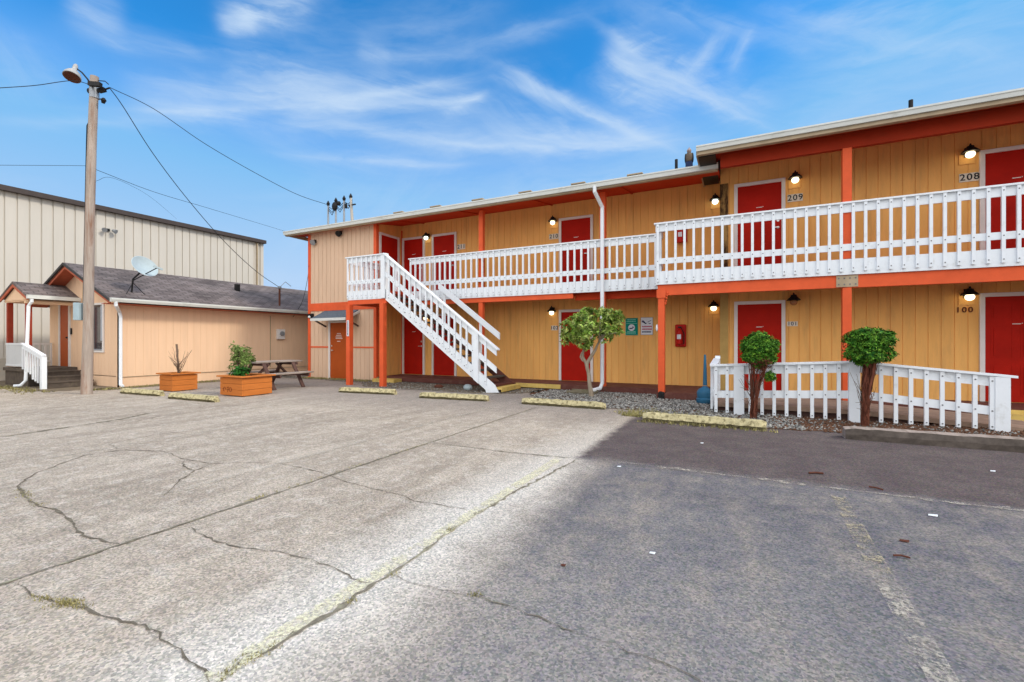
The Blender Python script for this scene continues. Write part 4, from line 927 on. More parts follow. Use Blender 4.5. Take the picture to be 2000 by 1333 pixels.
a = G(1650, 857); rough_bar(a.x, 8.5, a.y, a.y+.26, .15, .02, 'timber', 'long grey timber kerb in front of the ramp railing', 'kerb', 'timber_kerb', rr_, 60, .006, R(.9))

# ---------------------------------------------------------------- vegetation
def leaf(mb, p, d, L_, w, nrm, droop=.25):
    d = d.normalized(); s = d.cross(nrm)
    if s.length < 1e-3: s = d.cross(Vector((.3,.5,.8)))
    s.normalize(); n = s.cross(d)
    mb.add([p, p+d*L_*.5+s*w*.5+n*w*.15, p+d*L_-n*L_*droop, p+d*L_*.5-s*w*.5+n*w*.15], [(0,1,2,3)])
def rv(r): 
    while 1:
        v = Vector((r.uniform(-1,1), r.uniform(-1,1), r.uniform(-1,1)))
        if .05 < v.length < 1: return v
def crown(lumps, whorls, L_, w, rnd, per=8, shell=.55):
    mb = MB(); mb.raw = True; tot = sum(l[1]**2 for l in lumps)
    for (c, r, sq) in lumps:
        for _ in range(int(whorls*r*r/tot)):
            v = rv(rnd); v = v.normalized()*(shell+(1-shell)*rnd.random()**.5)*rnd.uniform(.80,1.12)*(rnd.uniform(1.05,1.22) if rnd.random() < .2 else 1); q = Vector((v.x*r, v.y*r, v.z*r*sq)); p = c+q
            ax = (v.normalized()+Vector((0,0,.5))+rv(rnd)*.5).normalized()
            for k in range(per):
                a = rnd.uniform(0, 2*pi); o = ax.orthogonal().normalized(); o2 = ax.cross(o); d = (o*cos(a)+o2*sin(a))+ax*rnd.uniform(.1,1.1)
                leaf(mb, p, d, L_*rnd.uniform(.6,1.2), w*rnd.uniform(.7,1.2), ax, rnd.uniform(.05,.35))
    return mb
rt = random.Random(31)
def wob(pts, r, rnd, n=4):
    out = []
    for i in range(len(pts)-1):
        a, b = Vector(pts[i]), Vector(pts[i+1])
        for k in range(n): out.append(a.lerp(b, k/n)+(rv(rnd)*r if (i or k) else Vector()))
    out.append(Vector(pts[-1])); return out
# small tree in the gravel
b = G(1153, 776); D = 10.65
def S(u, v, dy=0.0): p = PY(u, v, b.y+dy); return p
tr = thing('small_tree', (b.x, b.y, 0), 'small broad-leaved tree with pale trunk in the gravel bed', 'tree')
m = MB()
m.tube(wob([S(1155,778), S(1151,740), S(1146,712)], .01, rt), [.075,.06,.055,.05,.05,.048,.045,.045,.05], 10)
m.tube(wob([S(1146,712), S(1138,697), S(1139,690), S(1143,672), S(1140,655)], .01, rt, 2), [.04,.036,.034,.03,.028,.026,.022,.02,.016], 8)
m.tube(wob([S(1146,712), S(1155,696), S(1163,684), S(1170,668), S(1176,655)], .01, rt, 2), [.045,.042,.04,.036,.032,.028,.024,.02,.016], 8)
m.tube(wob([S(1139,706), S(1133,698), S(1137,688)], .006, rt, 2), .018, 6)
for (a, c) in (((1143,672),(1128,650)),((1143,672),(1155,640)),((1170,668),(1195,640)),((1170,668),(1172,630)),((1176,655),(1205,650))):
    m.tube(wob([S(*a), S(*c, rt.uniform(-.3,.3))], .01, rt, 3), [.018,.014,.01,.006], 6)
m.build('trunk', 'trunk', tr, smooth=True)
px = .0121
lumps = [(S(u, v, dy), r*px, sq) for (u, v, r, sq, dy) in ((1116,641,19,1.0,0),(1134,627,18,.95,.12),(1150,616,15,.95,-.1),(1146,645,20,1.0,-.25),(1131,652,16,.9,.1),(1178,614,12,.9,.1),(1196,617,14,.9,0),(1208,624,9,.9,0),(1190,637,19,.95,0),(1172,643,13,1,.2),(1125,662,12,.7,.1),(1143,672,12,.7,-.1),(1108,658,11,.9,0),(1184,660,9,.9,0),(1101,666,6,.8,0),(1205,645,10,.9,0))]
crown([(c, r_*1.06, q_) for c, r_, q_ in lumps], 660, .115, .042, rt, 7, .4).build('crown', 'leaf_rh', tr)
# two clipped evergreen shrubs
def topiary(u0, v0, lumps_px, label, stems, sway):
    b = G(u0, v0); t = thing('clipped_shrub', (b.x, b.y, 0), label, 'shrub', 'clipped shrubs before the ramp railing'); dep = b.x*FW[0]+b.y*FW[1]; k = dep/F
    Q = lambda u, v, dy=0.: PY(u, v, b.y+dy)
    m = MB()
    for i in range(stems):
        uu, vv = lumps_px[0][0]+rt.uniform(-sway,sway), lumps_px[0][1]+rt.uniform(10,25)
        pts = wob([Q(u0+rt.uniform(-5,5), v0, rt.uniform(-.03,.03)), Q(u0+(uu-u0)*.3+rt.uniform(-5,5), v0-(v0-vv)*.4, rt.uniform(-.08,.08)), Q(uu, vv, rt.uniform(-.15,.15))], .016, rt, 4)
        m.tube(pts, [max(.005, (.015 if stems < 20 else .026)*(1-j/len(pts)*.6)*rt.uniform(.8,1.1)) for j in range(len(pts))], 6)
    for i in range(stems*5):   # shaggy bark strips
        f = rt.random(); c = Q(u0+(lumps_px[0][0]-u0)*f+rt.uniform(-1,1)*(4+sway*f*.8), v0-(v0-lumps_px[0][1])*f*.85, rt.uniform(-.1,.04)); d = rv(rt)*.05+Vector((0,0,.1)); m.bar(c-d, c+d, .008, .003)
    m.build('trunk', 'redbark', t)
    lumps = [(Q(u, v, dy), r*k, sq) for (u, v, r, sq, dy) in lumps_px]
    crown(lumps, 2100, .05, .018, rt, 6, .62).build('crown', 'leaf_top', t)
    crown([(Q(lumps_px[0][0]+dx_, lumps_px[0][1]+dz_, -.05), 15*k, .8) for dx_, dz_ in ((-10,22),(6,20),(0,34),(14,26))], 150, .05, .012, rt, 6, .4).build('dead_foliage', 'redbark', t)
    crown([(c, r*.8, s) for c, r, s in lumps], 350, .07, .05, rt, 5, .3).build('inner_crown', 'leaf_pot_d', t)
    m = MB()
    for i in range(26):
        a = Q(u0+rt.uniform(-3,3), v0-rt.uniform(0,60)); e = Q(u0+rt.uniform(-30,26), v0-rt.uniform(30,110), rt.uniform(-.1,.1)); m.tube(wob([a, e], .01, rt, 3), [.005,.004,.003,.002], 4)
    m.build('twigs', 'twig', t)
topiary(1472, 818, ((1483,682,27,.95,0),(1468,676,20,.9,.05),(1497,684,20,.9,0),(1483,664,19,.8,0),(1512,672,9,.9,0),(1470,696,18,.7,-.05),(1500,702,14,.6,0),(1504,736,9,.9,0),(1480,712,10,.7,0)), 'clipped evergreen shrub with a round crown on many thin stems', 13, 20)
topiary(1689, 833, ((1698,672,30,.8,0),(1675,664,23,.8,.05),(1720,664,23,.8,0),(1697,655,24,.6,0),(1670,690,18,.8,0),(1724,692,18,.8,0),(1700,694,22,.6,-.1),(1686,706,14,.5,0),(1739,656,7,.9,0)), 'clipped evergreen shrub with a flat wide crown and thick shaggy red trunk', 24, 17)

# planters
def planter(c, wx, wy, h, label, graffiti=False):
    t = thing('planter', (c[0], c[1], 0), label, 'planter', 'orange wooden planters'); x, y = c
    for i in range(3):
        z0 = .02+i*(h-.03)/3; z1 = z0+(h-.03)/3-.006
        m = MB(); m.box(x-wx/2, x+wx/2, y-wy/2, y-wy/2+.035, z0, z1); m.box(x+wx/2-.035, x+wx/2, y-wy/2+.036, y+wy/2, z0, z1); m.box(x-wx/2, x-wx/2+.035, y-wy/2+.036, y+wy/2-.036, z0, z1); m.box(x-wx/2, x+wx/2-.036, y+wy/2-.035, y+wy/2, z0, z1); m.build('side_boards', 'planter', t, bevel=.004)
    m = MB(); o = .06; r = .06
    m.box(x-wx/2-o, x+wx/2+o, y-wy/2-o, y-wy/2+r, h, h+.035); m.box(x-wx/2-o, x+wx/2+o, y+wy/2-r, y+wy/2+o, h, h+.035)
    m.box(x-wx/2-o, x-wx/2+r, y-wy/2+r+.001, y+wy/2-r-.001, h, h+.034); m.box(x+wx/2-r, x+wx/2+o, y-wy/2+r+.001, y+wy/2-r-.001, h, h+.034); m.build('rim', 'planter', t, bevel=.006)
    m = MB(); m.box(x-wx/2+.036, x+wx/2-.036, y-wy/2+.036, y+wy/2-.036, .05, h-.03); m.build('soil', 'soil', t)
    if graffiti:
        m = MB(); zz = .16
        m.tube([(x-.25+.05*cos(a/8*2*pi), y-wy/2-.003, zz+.05*sin(a/8*2*pi)) for a in range(7)], .006, 5); m.tube([(x-.13, y-wy/2-.003, zz-.06), (x-.10, y-wy/2-.003, zz+.07), (x-.16, y-wy/2-.003, zz+.03)], .006, 5)
        m.tube([(x-.02+.05*cos(a/8*2*pi), y-wy/2-.003, zz+.05*sin(a/8*2*pi)) for a in range(9)], .006, 5); m.build('scribble', 'maroon', t)
    return t
planter((-13.63, 7.03), .62, .62, .45, 'smaller orange planter holding bare grey twigs')
planter((-11.03, 7.23), .86, .78, .46, 'larger orange planter holding a leafy bush', True)
bp_ = (-13.63, 7.03); t = thing('bare_plant', (*bp_, .40), 'leafless twiggy plant with one thick stem in a planter', 'plant')
m = MB(); m.tube(wob([(bp_[0],bp_[1],.4),(bp_[0]-.05,bp_[1],.9),(bp_[0]-.1,bp_[1],1.25)], .01, rt, 3), [.028,.027,.026,.026,.026,.026,.028], 8); m.build('stem', 'twig', t)
m = MB()
for i in range(34):
    a = rt.uniform(0, 2*pi); l = rt.uniform(.25,.8); e = Vector((bp_[0]+cos(a)*l*.55, bp_[1]+sin(a)*l*.4, .42+l)); m.tube(wob([(bp_[0],bp_[1],.42+rt.uniform(0,.3)), e], .025, rt, 4), [.006,.005,.004,.003,.002], 4)
m.build('twigs', 'twig', t)
bp_ = (-11.27, 7.25); t = thing('potted_bush', (*bp_, .42), 'leafy green bush growing in the larger orange planter', 'bush')
m = MB(); ends = []
for i in range(26):
    a = rt.uniform(0, 2*pi); l = rt.uniform(.3,.80); s_ = rt.uniform(.05,.30); e = Vector((bp_[0]+cos(a)*s_, bp_[1]+sin(a)*s_*.8, .45+l)); ends.append(e); m.tube(wob([(bp_[0]+rt.uniform(-.05,.05),bp_[1],.42), e], .02, rt, 4), [.010,.008,.007,.005,.003], 5)
m.build('stems', 'twig', t)
crown([(e-Vector((0,0,.06)), rt.uniform(.07,.11), 1.3) for e in ends], 420, .06, .026, rt, 6, .3).build('leaves', 'leaf_pot', t)
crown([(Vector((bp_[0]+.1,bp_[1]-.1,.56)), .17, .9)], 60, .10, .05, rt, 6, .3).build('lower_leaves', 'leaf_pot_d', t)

# ---------------------------------------------------------------- picnic table
pt = thing('picnic_table', (-12.05, 8.6, 0), 'weathered grey picnic table with dark brown legs by the peach wall', 'picnic table')
for i in range(5):
    x = -12.42+i*.128; m = MB(); m.box(x, x+.12, 8.00, 9.47, .725, .765); m.build('table_board', 'timber', pt, bevel=.005)
for xc in (-11.32, -12.80):
    for k in range(2):
        m = MB(); m.box(xc-.14+k*.145, xc-.005+k*.145, 7.90, 9.38, .415, .455); m.build('bench_board', 'timber', pt, bevel=.005)
for y in (8.22, 9.14):
    for s in (-1, 1):
        m = MB(); m.bar((-12.05-s*.75, y+s*.022, .0), (-12.05-s*.28, y+s*.022, .72), .04, .10, (0,1,0)); m.build('leg', 'table_dark', pt)
    m = MB(); m.bar((-12.92, y+.07, .37), (-11.18, y+.07, .37), .04, .09); m.bar((-12.42, y+.07, .68), (-11.68, y+.07, .68), .04, .08); m.build('cross_beam', 'table_dark', pt)
m = MB(); m.bar((-12.05, 8.24, .40), (-12.05, 8.58, .70), .09, .04); m.bar((-12.05, 9.12, .40), (-12.05, 8.80, .70), .09, .04); m.build('brace', 'table_dark', pt)

# ================================================================ LEFT HOUSE
HX, HXL, HY, HYB = -16.05, -20.55, 6.70, 16.6
RX, RZ, EX, EZ = -18.3, 3.72, -15.58, 2.54
hs_ = (RZ-EZ)/(EX-RX)
house = thing('small_house', (-18.3, 9, 0), 'low peach house with brown shingled gable roof and small porch', 'house')
def hz(x): return RZ-.12-abs(x-RX)*hs_
m = MB(); grooved(m, HY, HYB, .30, 2.384, HX, along='y', gw=.010, gd=.006); m.build('wall', 'house', house)
m = MB(); grooved(m, HXL, RX, .30, 3, HY, gw=.010, gd=.006, z1f=hz); grooved(m, RX, HX, .30, 3, HY, gw=.010, gd=.006, z1f=hz); m.build('wall', 'house', house)
m = MB(); m.box(HXL, HX-.02, HY+.02, HYB, 0, 2.38); m.build('inner_wall', 'house', house)
m = MB(); m.box(HX-.06, HX-.022, HY+.022, HYB, .0, .32); m.box(HXL, HX-.022, HY+.0, HY+.0215, .0, .32); m.build('foundation', 'house', house)
m = MB(); m.box(HX-.03, HX+.006, HY+.03, HYB, .285, .30); m.build('siding_edge', 'fascia', house)
m = MB(); m.box(HX+.001, HX+.022, HY-.03, HY+.08, .0, 2.3); m.box(HX-.08, HX+.022, HY-.03, HY-.001, .0, 2.3); m.build('corner_board', 'house', house)
m = MB(); m.prism([(EX, 6.28, EZ), (RX, 6.28, RZ), (-21.0, 6.28, RZ-(2.7)*hs_), (-21.0, 6.28, RZ-2.7*hs_-.07), (RX, 6.28, RZ-.08), (EX, 6.28, EZ-.08)], (0, 10.6, 0)); hr = m.build('roof', 'shingle', house)
m = MB(); m.prism([(EX, 6.30, EZ-.072), (RX, 6.30, RZ-.082), (-21.0, 6.30, RZ-2.7*hs_-.072), (-21.0, 6.30, RZ-2.7*hs_-.17), (RX, 6.30, RZ-.18), (EX, 6.30, EZ-.17)], (0, .035, 0)); tag(m.build('rake_board', 'rake', hr), 'orange rake board')
m = MB(); m.prism([(EX, 6.245, EZ-.005), (RX, 6.245, RZ-.005), (-21.0, 6.245, RZ-2.7*hs_-.005), (-21.0, 6.245, RZ-2.7*hs_-.07), (RX, 6.245, RZ-.08), (EX, 6.245, EZ-.07)], (0, .033, 0)); m.build('shingle_edge', 'shingle_dark', hr)
m = MB(); m.prism([(EX-.01, 6.30, EZ-.09), (RX, 6.30, RZ-.09), (RX, 6.30, RZ-.11), (EX-.01, 6.30, EZ-.11)], (0, .45, 0)); m.prism([(-20.9, 6.30, RZ-2.65*hs_-.09), (RX, 6.30, RZ-.09), (RX, 6.30, RZ-.11), (-20.9, 6.30, RZ-2.65*hs_-.11)], (0, .45, 0))
m.box(HX+.003, EX-.02, 6.3, 16.8, EZ-.155, EZ-.14); m.build('soffit', 'rake', hr)
m = MB(); m.prism([(EX, 6.30, EZ+.0), (EX+.11, 6.30, EZ-.0), (EX+.11, 6.30, EZ-.04), (EX+.08, 6.30, EZ-.11), (EX, 6.30, EZ-.11)], (0, 10.5, 0)); m.build('gutter', 'gutter', hr)
m = MB(); m.tube([(EX+.05, 6.42, EZ-.1), (EX+.05, 6.42, EZ-.2), (HX+.10, 6.68, EZ-.36), (HX+.07, 6.72, EZ-.5), (HX+.07, 6.72, .2), (HX+.12, 6.70, .08), (HX+.28, 6.68, .05)], .042, 8); m.build('downspout', 'white', hr)
p = PX(463, 557, -17.3); m = MB(); m.box(-17.36,-17.22, p.y-.07, p.y+.07, hz(-17.3)+.05, hz(-17.3)+.36); m.build('roof_vent', 'dark_metal', hr)
# window and door on the gable wall
a = PY(182, 593, HY); b = PY(204.5, 689, HY)
m = MB(); m.box(a.x, b.x, HY-.03, HY-.001, b.z, b.z+.06); m.box(a.x, b.x, HY-.03, HY-.001, a.z-.06, a.z); m.box(a.x, a.x+.07, HY-.0299, HY-.001, b.z+.061, a.z-.061); m.box(b.x-.09, b.x, HY-.0299, HY-.001, b.z+.061, a.z-.061); wn = m.build('window', 'frame', house)
m = MB(); m.box(a.x+.071, b.x-.091, HY-.012, HY-.002, b.z+.061, a.z-.061); m.build('pane', 'window_dark', wn)
m = MB(); m.box(b.x-.22, b.x-.092, HY-.0145, HY-.0125, b.z+.35, a.z-.08); m.box(a.x+.08, b.x-.1, HY-.0145, HY-.0125, b.z+.08, b.z+.10); m.build('curtain', 'curtain', wn)
a = PY(119.5, 604, HY); b = PY(136, 716, HY); dz0 = .52
m = MB(); m.box(a.x, b.x, HY-.02, HY-.002, dz0+.01, 2.50); hd = m.build('door', 'brick_red', house)
m = MB(); m.box(a.x-.1, a.x, HY-.04, HY-.001, dz0, 2.57); m.box(b.x, b.x+.09, HY-.04, HY-.001, dz0, 2.57); m.box(a.x, b.x, HY-.0395, HY-.001, 2.501, 2.57); m.build('door_frame', 'frame', hd)
m = MB(); m.ball((b.x-.07, HY-.05, 1.45), .03, .03, .03, 8, 6); m.box(b.x+.12, b.x+.18, HY-.03, HY-.001, 1.55, 1.75); m.build('door_handle', 'dark_metal', hd)
# porch
PXc, PYf, PRZ, PEZ = -19.42, 5.50, 3.12, 2.68
m = MB(); m.prism([(-18.42, PYf, PEZ), (PXc, PYf, PRZ), (-20.42, PYf, PEZ), (-20.42, PYf, PEZ-.06), (PXc, PYf, PRZ-.07), (-18.42, PYf, PEZ-.06)], (0, 1.2, 0)); pr = m.build('porch_roof', 'shingle', house)
m = MB(); m.prism([(-18.42, PYf+.01, PEZ-.062), (PXc, PYf+.01, PRZ-.072), (-20.42, PYf+.01, PEZ-.062), (-20.42, PYf+.01, PEZ-.15), (PXc, PYf+.01, PRZ-.16), (-18.42, PYf+.01, PEZ-.15)], (0, .03, 0)); m.build('rake_board', 'rake', pr)
m = MB(); m.prism([(-18.52, PYf+.08, PEZ-.12), (PXc, PYf+.08, PRZ-.13), (-20.32, PYf+.08, PEZ-.12)], (0, .03, 0)); m.box(-20.3, -18.6, PYf+.1, HY-.01, 2.52, 2.56); m.box(-18.62, -18.54, PYf+.02, HY-.01, 2.44, 2.519); m.build('porch_ceiling', 'house', pr)
m = MB(); m.box(-18.42, -18.31, PYf, HY-.02, PEZ-.11, PEZ); m.build('gutter', 'gutter', pr)
m = MB(); pa = G(55,757); m.tube([(-18.36, PYf+.1, PEZ-.1), (-18.36, PYf+.1, PEZ-.2), (-18.45, PYf+.06, PEZ-.32), (-18.45, PYf-.0, .2), (-18.52, PYf-.08, .06), (-18.6, PYf-.2, .05)], .042, 8); m.build('downspout', 'white', pr)
for x in (-20.15, -18.78):
    m = MB(); m.box(x-.06, x+.06, PYf+.1, PYf+.22, .56, 2.51); m.build('porch_post', 'porch_red', house)
m = MB(); m.box(-20.3, -18.55, PYf+.05, HY-.02, .44, .53); pd_ = m.build('porch_deck', 'step_wood', house)
m = MB(); m.box(-20.28, -18.6, PYf+.10, HY-.03, .0, .439); m.build('porch_base', 'step_wood', house)
M['lattice'] = mat('white_lattice', (.62,.64,.65), .7, .05)
m = MB(); m.box(-20.2, -18.85, PYf+.08, PYf+.12, 1.22, 1.28); m.box(-20.2, -18.85, PYf+.08, PYf+.12, .58, .64)
k = -20.17
while k < -18.88: m.box(k, k+.045, PYf+.085, PYf+.115, .6401, 1.2199); k += .075
m.build('porch_railing', 'lattice', house)
m = MB(); m.box(-20.26, -20.21, PYf+.2, HY-.05, 1.22, 1.28); m.box(-20.26, -20.21, PYf+.2, HY-.05, .66, .72)
for i in range(7): m.box(-20.255, -20.215, PYf+.27+i*.14, PYf+.31+i*.14, .53, 1.22)
m.build('porch_railing', 'frame', house)
for i in range(3):
    z = .44-.13*i; x = -18.55+.40*i; m = MB(); m.box(x, x+.44, PYf+.1, HY-.1, max(0, z-.17), z-.03); m.box(x-.02, x+.46, PYf+.08, HY-.09, z-.03, z+.005); m.build('step', 'step_wood', house)
m = MB(); a = Vector((-18.62, PYf-.0, 1.27)); b = Vector((-17.25, PYf-.0, .93)); m.bar(a, b, .11, .04); m.bar(a-Vector((0,0,.09)), b-Vector((0,0,.09)), .03, .1); m.box(-17.35, -17.23, PYf-.05, PYf+.06, 0, .9)
for i in range(8): f = i/8; q = a.lerp(b, f); m.box(q.x, q.x+.05, PYf-.03, PYf-.001, q.z-.85 if f > .4 else q.z-.75, q.z-.1)
m.build('stair_railing', 'white', house)
# shrub-less things on the house: dish, mast, meter
p = PX(284, 560, -16.1); yb = PX(262, 580, -16.0).y
t = thing('satellite_dish', (-16.15, yb, hz(-16.15)+.1), 'pale oval satellite dish on a black arm on the house roof', 'satellite dish')
zr = hz(-16.15)+.06; dc = Vector((-16.0, yb+.22, zr+.80))
fc = (Vector((0.55, -.25, .55))).normalized()
m = MB(); m.lathe([(k*.97, z*1.0) for k, z in [(.001,-.0),(.14,.012),(.26,.045),(.36,.10),(.37,.11),(.355,.115),(.25,.06),(.13,.03),(.001,.018)]], dc, 28, (.86,.12,.50)); m.build('reflector', 'dish', t, smooth=True)
m = MB(); m.tube([(-16.15, yb, zr), (-16.12, yb+.02, zr+.45), dc-Vector((.05,-.05,.02))], .024, 8); m.tube([(-15.95, yb-.25, zr-.1), (-16.12, yb+.02, zr+.35)], .010, 6); m.tube([(-16.05, yb+.35, zr-.05), (-16.12, yb+.02, zr+.35)], .010, 6); m.tube([(-16.10, yb+.03, zr+.42), dc+Vector((.50,.12,-.02))], .014, 6); m.build('mount', 'dark_metal', t)
m = MB(); q = dc+Vector((.50,.14,.0)); m.bar(q-Vector((.03,.09,-.04)), q+Vector((.05,.12,-.05)), .07, .05); m.build('receiver', 'dish', t)
p0 = PX(546, 590, -15.9); p1 = PX(546, 562, -15.9); mast_top = Vector((-15.9, p1.y, p1.z))
t = thing('service_mast', (-15.9, p0.y, p0.z-.1), 'thin rusty service mast near the far end of the house roof', 'mast', 'service masts')
m = MB(); m.tube([(-15.9, p0.y, p0.z-.15), mast_top], .035, 8); m.build('pipe', 'leaf_dead', t); m = MB(); m.ball(mast_top, .07, .07, .06, 8, 6); m.tube([mast_top, mast_top+Vector((0,.25,.25)), mast_top+Vector((0,.5,.1))], .012, 5); m.build('cap', 'grey_metal', t)
p = PX(549, 652, HX+.08); t = thing('electric_meter', (HX+.06, p.y, p.z), 'grey electric meter box on the shaded peach wall', 'meter')
m = MB(); m.box(HX+.001, HX+.10, p.y-.16, p.y+.16, p.z-.22, p.z+.17); m.build('box', 'frame', t, bevel=.01); m = MB(); m.lathe([(.09,0),(.085,.06)], (HX+.10, p.y+.02, p.z), 14, (1,0,0)); m.build('dial', 'grey_metal', t)
m = MB(); m.tube([(HX+.03, p.y-.42, 2.3), (HX+.03, p.y-.42, .35)], .014, 6); o = m.build('conduit', 'fascia', org=(HX+.03, p.y-.42, .35)); tag(o, 'thin vertical conduit on the peach wall left of the meter', 'conduit')

# ================================================================ WAREHOUSE
wh = thing('warehouse', (-25, 2, 0), 'large cream metal-clad warehouse behind the small house', 'warehouse')
WX = -22.2; WZ = 6.42; WYE = 15.45
m = MB(); grooved(m, -12, WYE, .75, WZ, WX, sp=.305, gw=.045, gd=.035, along='y'); m.build('wall', 'warehouse', wh)
m = MB(); m.box(-44, WX-.04, -12, WYE-.01, 0, WZ); m.build('inner_wall', 'warehouse', wh)
m = MB(); m.box(WX-.04, WX+.02, -12, WYE, .0, .75); m.build('foundation', 'foundation', wh)
m = MB(); m.box(WX-.02, WX+.19, -12, WYE+.05, WZ-.02, WZ+.15); m.prism([(WX-.02, -12, WZ+.151), (WX-.02, -12, WZ+.20), (-33, -12, WZ+1.2), (-44, -12, WZ+.2), (-44, -12, WZ+.151)], (0, WYE+12, 0)); m.build('roof', 'ware_dark', wh)
m = MB(); m.box(WX+.02, WX+.10, WYE-.40, WYE-.35, .7, WZ-.03); m.build('downspout', 'fascia', wh)
m = MB(); m.box(WX+.001, WX+.03, WYE-.15, WYE, .0, WZ-.03); m.build('corner_trim', 'warehouse', wh)
p = PX(214, 449, WX+.15); t = thing('flood_light', p, 'small dark twin floodlight high on the warehouse wall', 'flood light')
m = MB(); m.box(WX+.001, WX+.06, p.y-.05, p.y+.05, p.z-.05, p.z+.05); m.build('base', 'dark_metal', t)
for s in (-1, 1): m = MB(); m.lathe([(.04,-.06),(.09,.08)], (p.x, p.y+s*.14, p.z-.02), 10, (.7,s*.5,-.4)); m.build('lamp_head', 'grey_metal', t)

# ================================================================ UTILITY POLE AND CABLES
pb = G(168, 770); dep = pb.x*FW[0]+pb.y*FW[1]
top = PD(184, 150, dep)
pole = thing('utility_pole', (pb.x, pb.y, 0), 'tall weathered wooden utility pole with a bell-shaped lamp at its top', 'utility pole')
m = MB(); N_ = 22; pts = []; rad = []
for i in range(N_+1):
    f = i/N_; q = Vector((pb.x, pb.y, 0)).lerp(top, f); pts.append(q+Vector((.012*sin(f*7), .01*cos(f*5), 0))); rad.append((.120-.016*min(1,f/.18) if f < .18 else .104-.016*(f-.18)/.82)+random.uniform(-.002,.002))
m.tube(pts, rad, 20); m.build('shaft', 'pole', pole, smooth=True)
m = MB(); m.tube([top-Vector((0,0,.55)), top-Vector((0,0,.26))], .100, 16); 
P_ = lambda u, v, dd=0: PD(u, v, dep+dd)
m.build('collar', 'grey_metal', pole)
m = MB(); m.bar(P_(174,164,-.15), P_(197,166,-.15), .09, .10); m.bar(P_(193,178), P_(205,175), .09, .09); m.tube([P_(190,181), P_(200,177), P_(214,172)], .02, 6); m.tube([P_(192,158), P_(205,159), P_(212,165)], .012, 5); m.tube([P_(193,194), P_(198,194)], .015, 5); m.lathe([(.02,.07),(.06,.02),(.03,-.07)], P_(202,197), 10, (.3,0,.8)); m.ball(P_(175,178), .06, .06, .07, 8, 6); m.build('insulators', 'dark_metal', pole)
lc = P_(142, 146, -.1); t = None
m = MB(); ax = Vector((.18,-.1,1)).normalized()
axL = (RT[0]*(-.30), RT[1]*(-.30), 1)
axL = Vector((-RT[0]*.12+FW[0]*.40, -RT[1]*.12+FW[1]*.40, 1)).normalized()
m.lathe([(.18,-.09),(.165,-.01),(.125,.07),(.075,.13),(.05,.16),(.05,.30),(.03,.35)], lc, 22, tuple(axL)); lamp = m.build('lamp_shade', 'lampgrey', pole, smooth=True)
m = MB(); m.lathe([(.165,-.102),(.16,-.092)], lc, 22, tuple(axL)); m.build('lens', 'leaf_dead', lamp)
m = MB(); m.tube([P_(148,133), P_(160,142), P_(171,155), P_(176,164)], .018, 6); m.build('lamp_arm', 'dark_metal', pole)
m = MB(); m.tube([P_(174,238), P_(170,246), P_(168,330), P_(162.5,592)], .015, 6); m.build('conduit', 'dark_metal', pole)
a = P_(147,592,-.05); b = P_(161,626,-.05); m = MB(); m.bar(P_(154.5,626,-.05), P_(154.5,592,-.05), .19, .14, up=(RT[0],RT[1],0)); m.build('meter_box', 'bluebox', pole, bevel=.01)
def cable(pts, r, label, name='overhead_cable', grp='overhead cables'):
    # Catmull-Rom
    P = [Vector(p) for p in pts]; P = [P[0]*2-P[1]]+P+[P[-1]*2-P[-2]]; out = []
    for i in range(1, len(P)-2):
        for k in range(8):
            t_ = k/8; p0, p1, p2, p3 = P[i-1], P[i], P[i+1], P[i+2]
            out.append(.5*((2*p1)+(-p0+p2)*t_+(2*p0-5*p1+4*p2-p3)*t_*t_+(-p0+3*p1-3*p2+p3)*t_**3))
    out.append(P[-2]); mb = MB(); mb.tube(out, r*.72, 5); o = mb.build(name, 'wire', org=P[1]); return tag(o, label, 'cable', grp)
def span(px, d0, d1, r, label):
    n = len(px); L_ = abs(px[-1][0]-px[0][0]); pts = []
    for (u, v) in px:
        f = abs(u-px[0][0])/L_; dd = 1/((1-f)/d0+f/d1); pts.append(PD(u, v, dd))
    return cable(pts, r, label)
dm = Vector((-13.0, 11.5, 0)).dot(Vector((FW[0],FW[1],0))); dh = mast_top.x*FW[0]+mast_top.y*FW[1]
span([(214,171),(300,213),(400,281),(500,339),(580,380),(642,401)], dep, dm, .012, 'cable from the pole top to the masts on the motel roof')
span([(214,172),(240,208),(300,302),(370,394),(440,474),(500,530),(546,562)], dep, dh, .014, 'cable from the pole top down to the mast on the house roof')
span([(178,166),(140,158),(70,167),(0,172),(-200,184)], dep, dep*.8, .012, 'upper cable running off the pole to the left')
span([(168,325),(155,324),(0,323),(-200,322)], dep, dep*.9, .007, 'thin lower cable running off the pole to the left')
span([(188,332),(300,375),(400,405),(500,435),(556,452)], dep, 24, .009, 'thin cable passing behind the pole towards the motel eave')
span([(188,354),(215,347),(260,365),(300,390),(345,428)], dep, 30, .006, 'faint thin cable drooping beyond the warehouse roof')
cable([PY(603,520,YC-.05), PX(600,548,-15.0), PX(590,590,-15.5), PX(572,620,-15.95)], .012, 'slack cable hanging from the motel corner to the house eave')
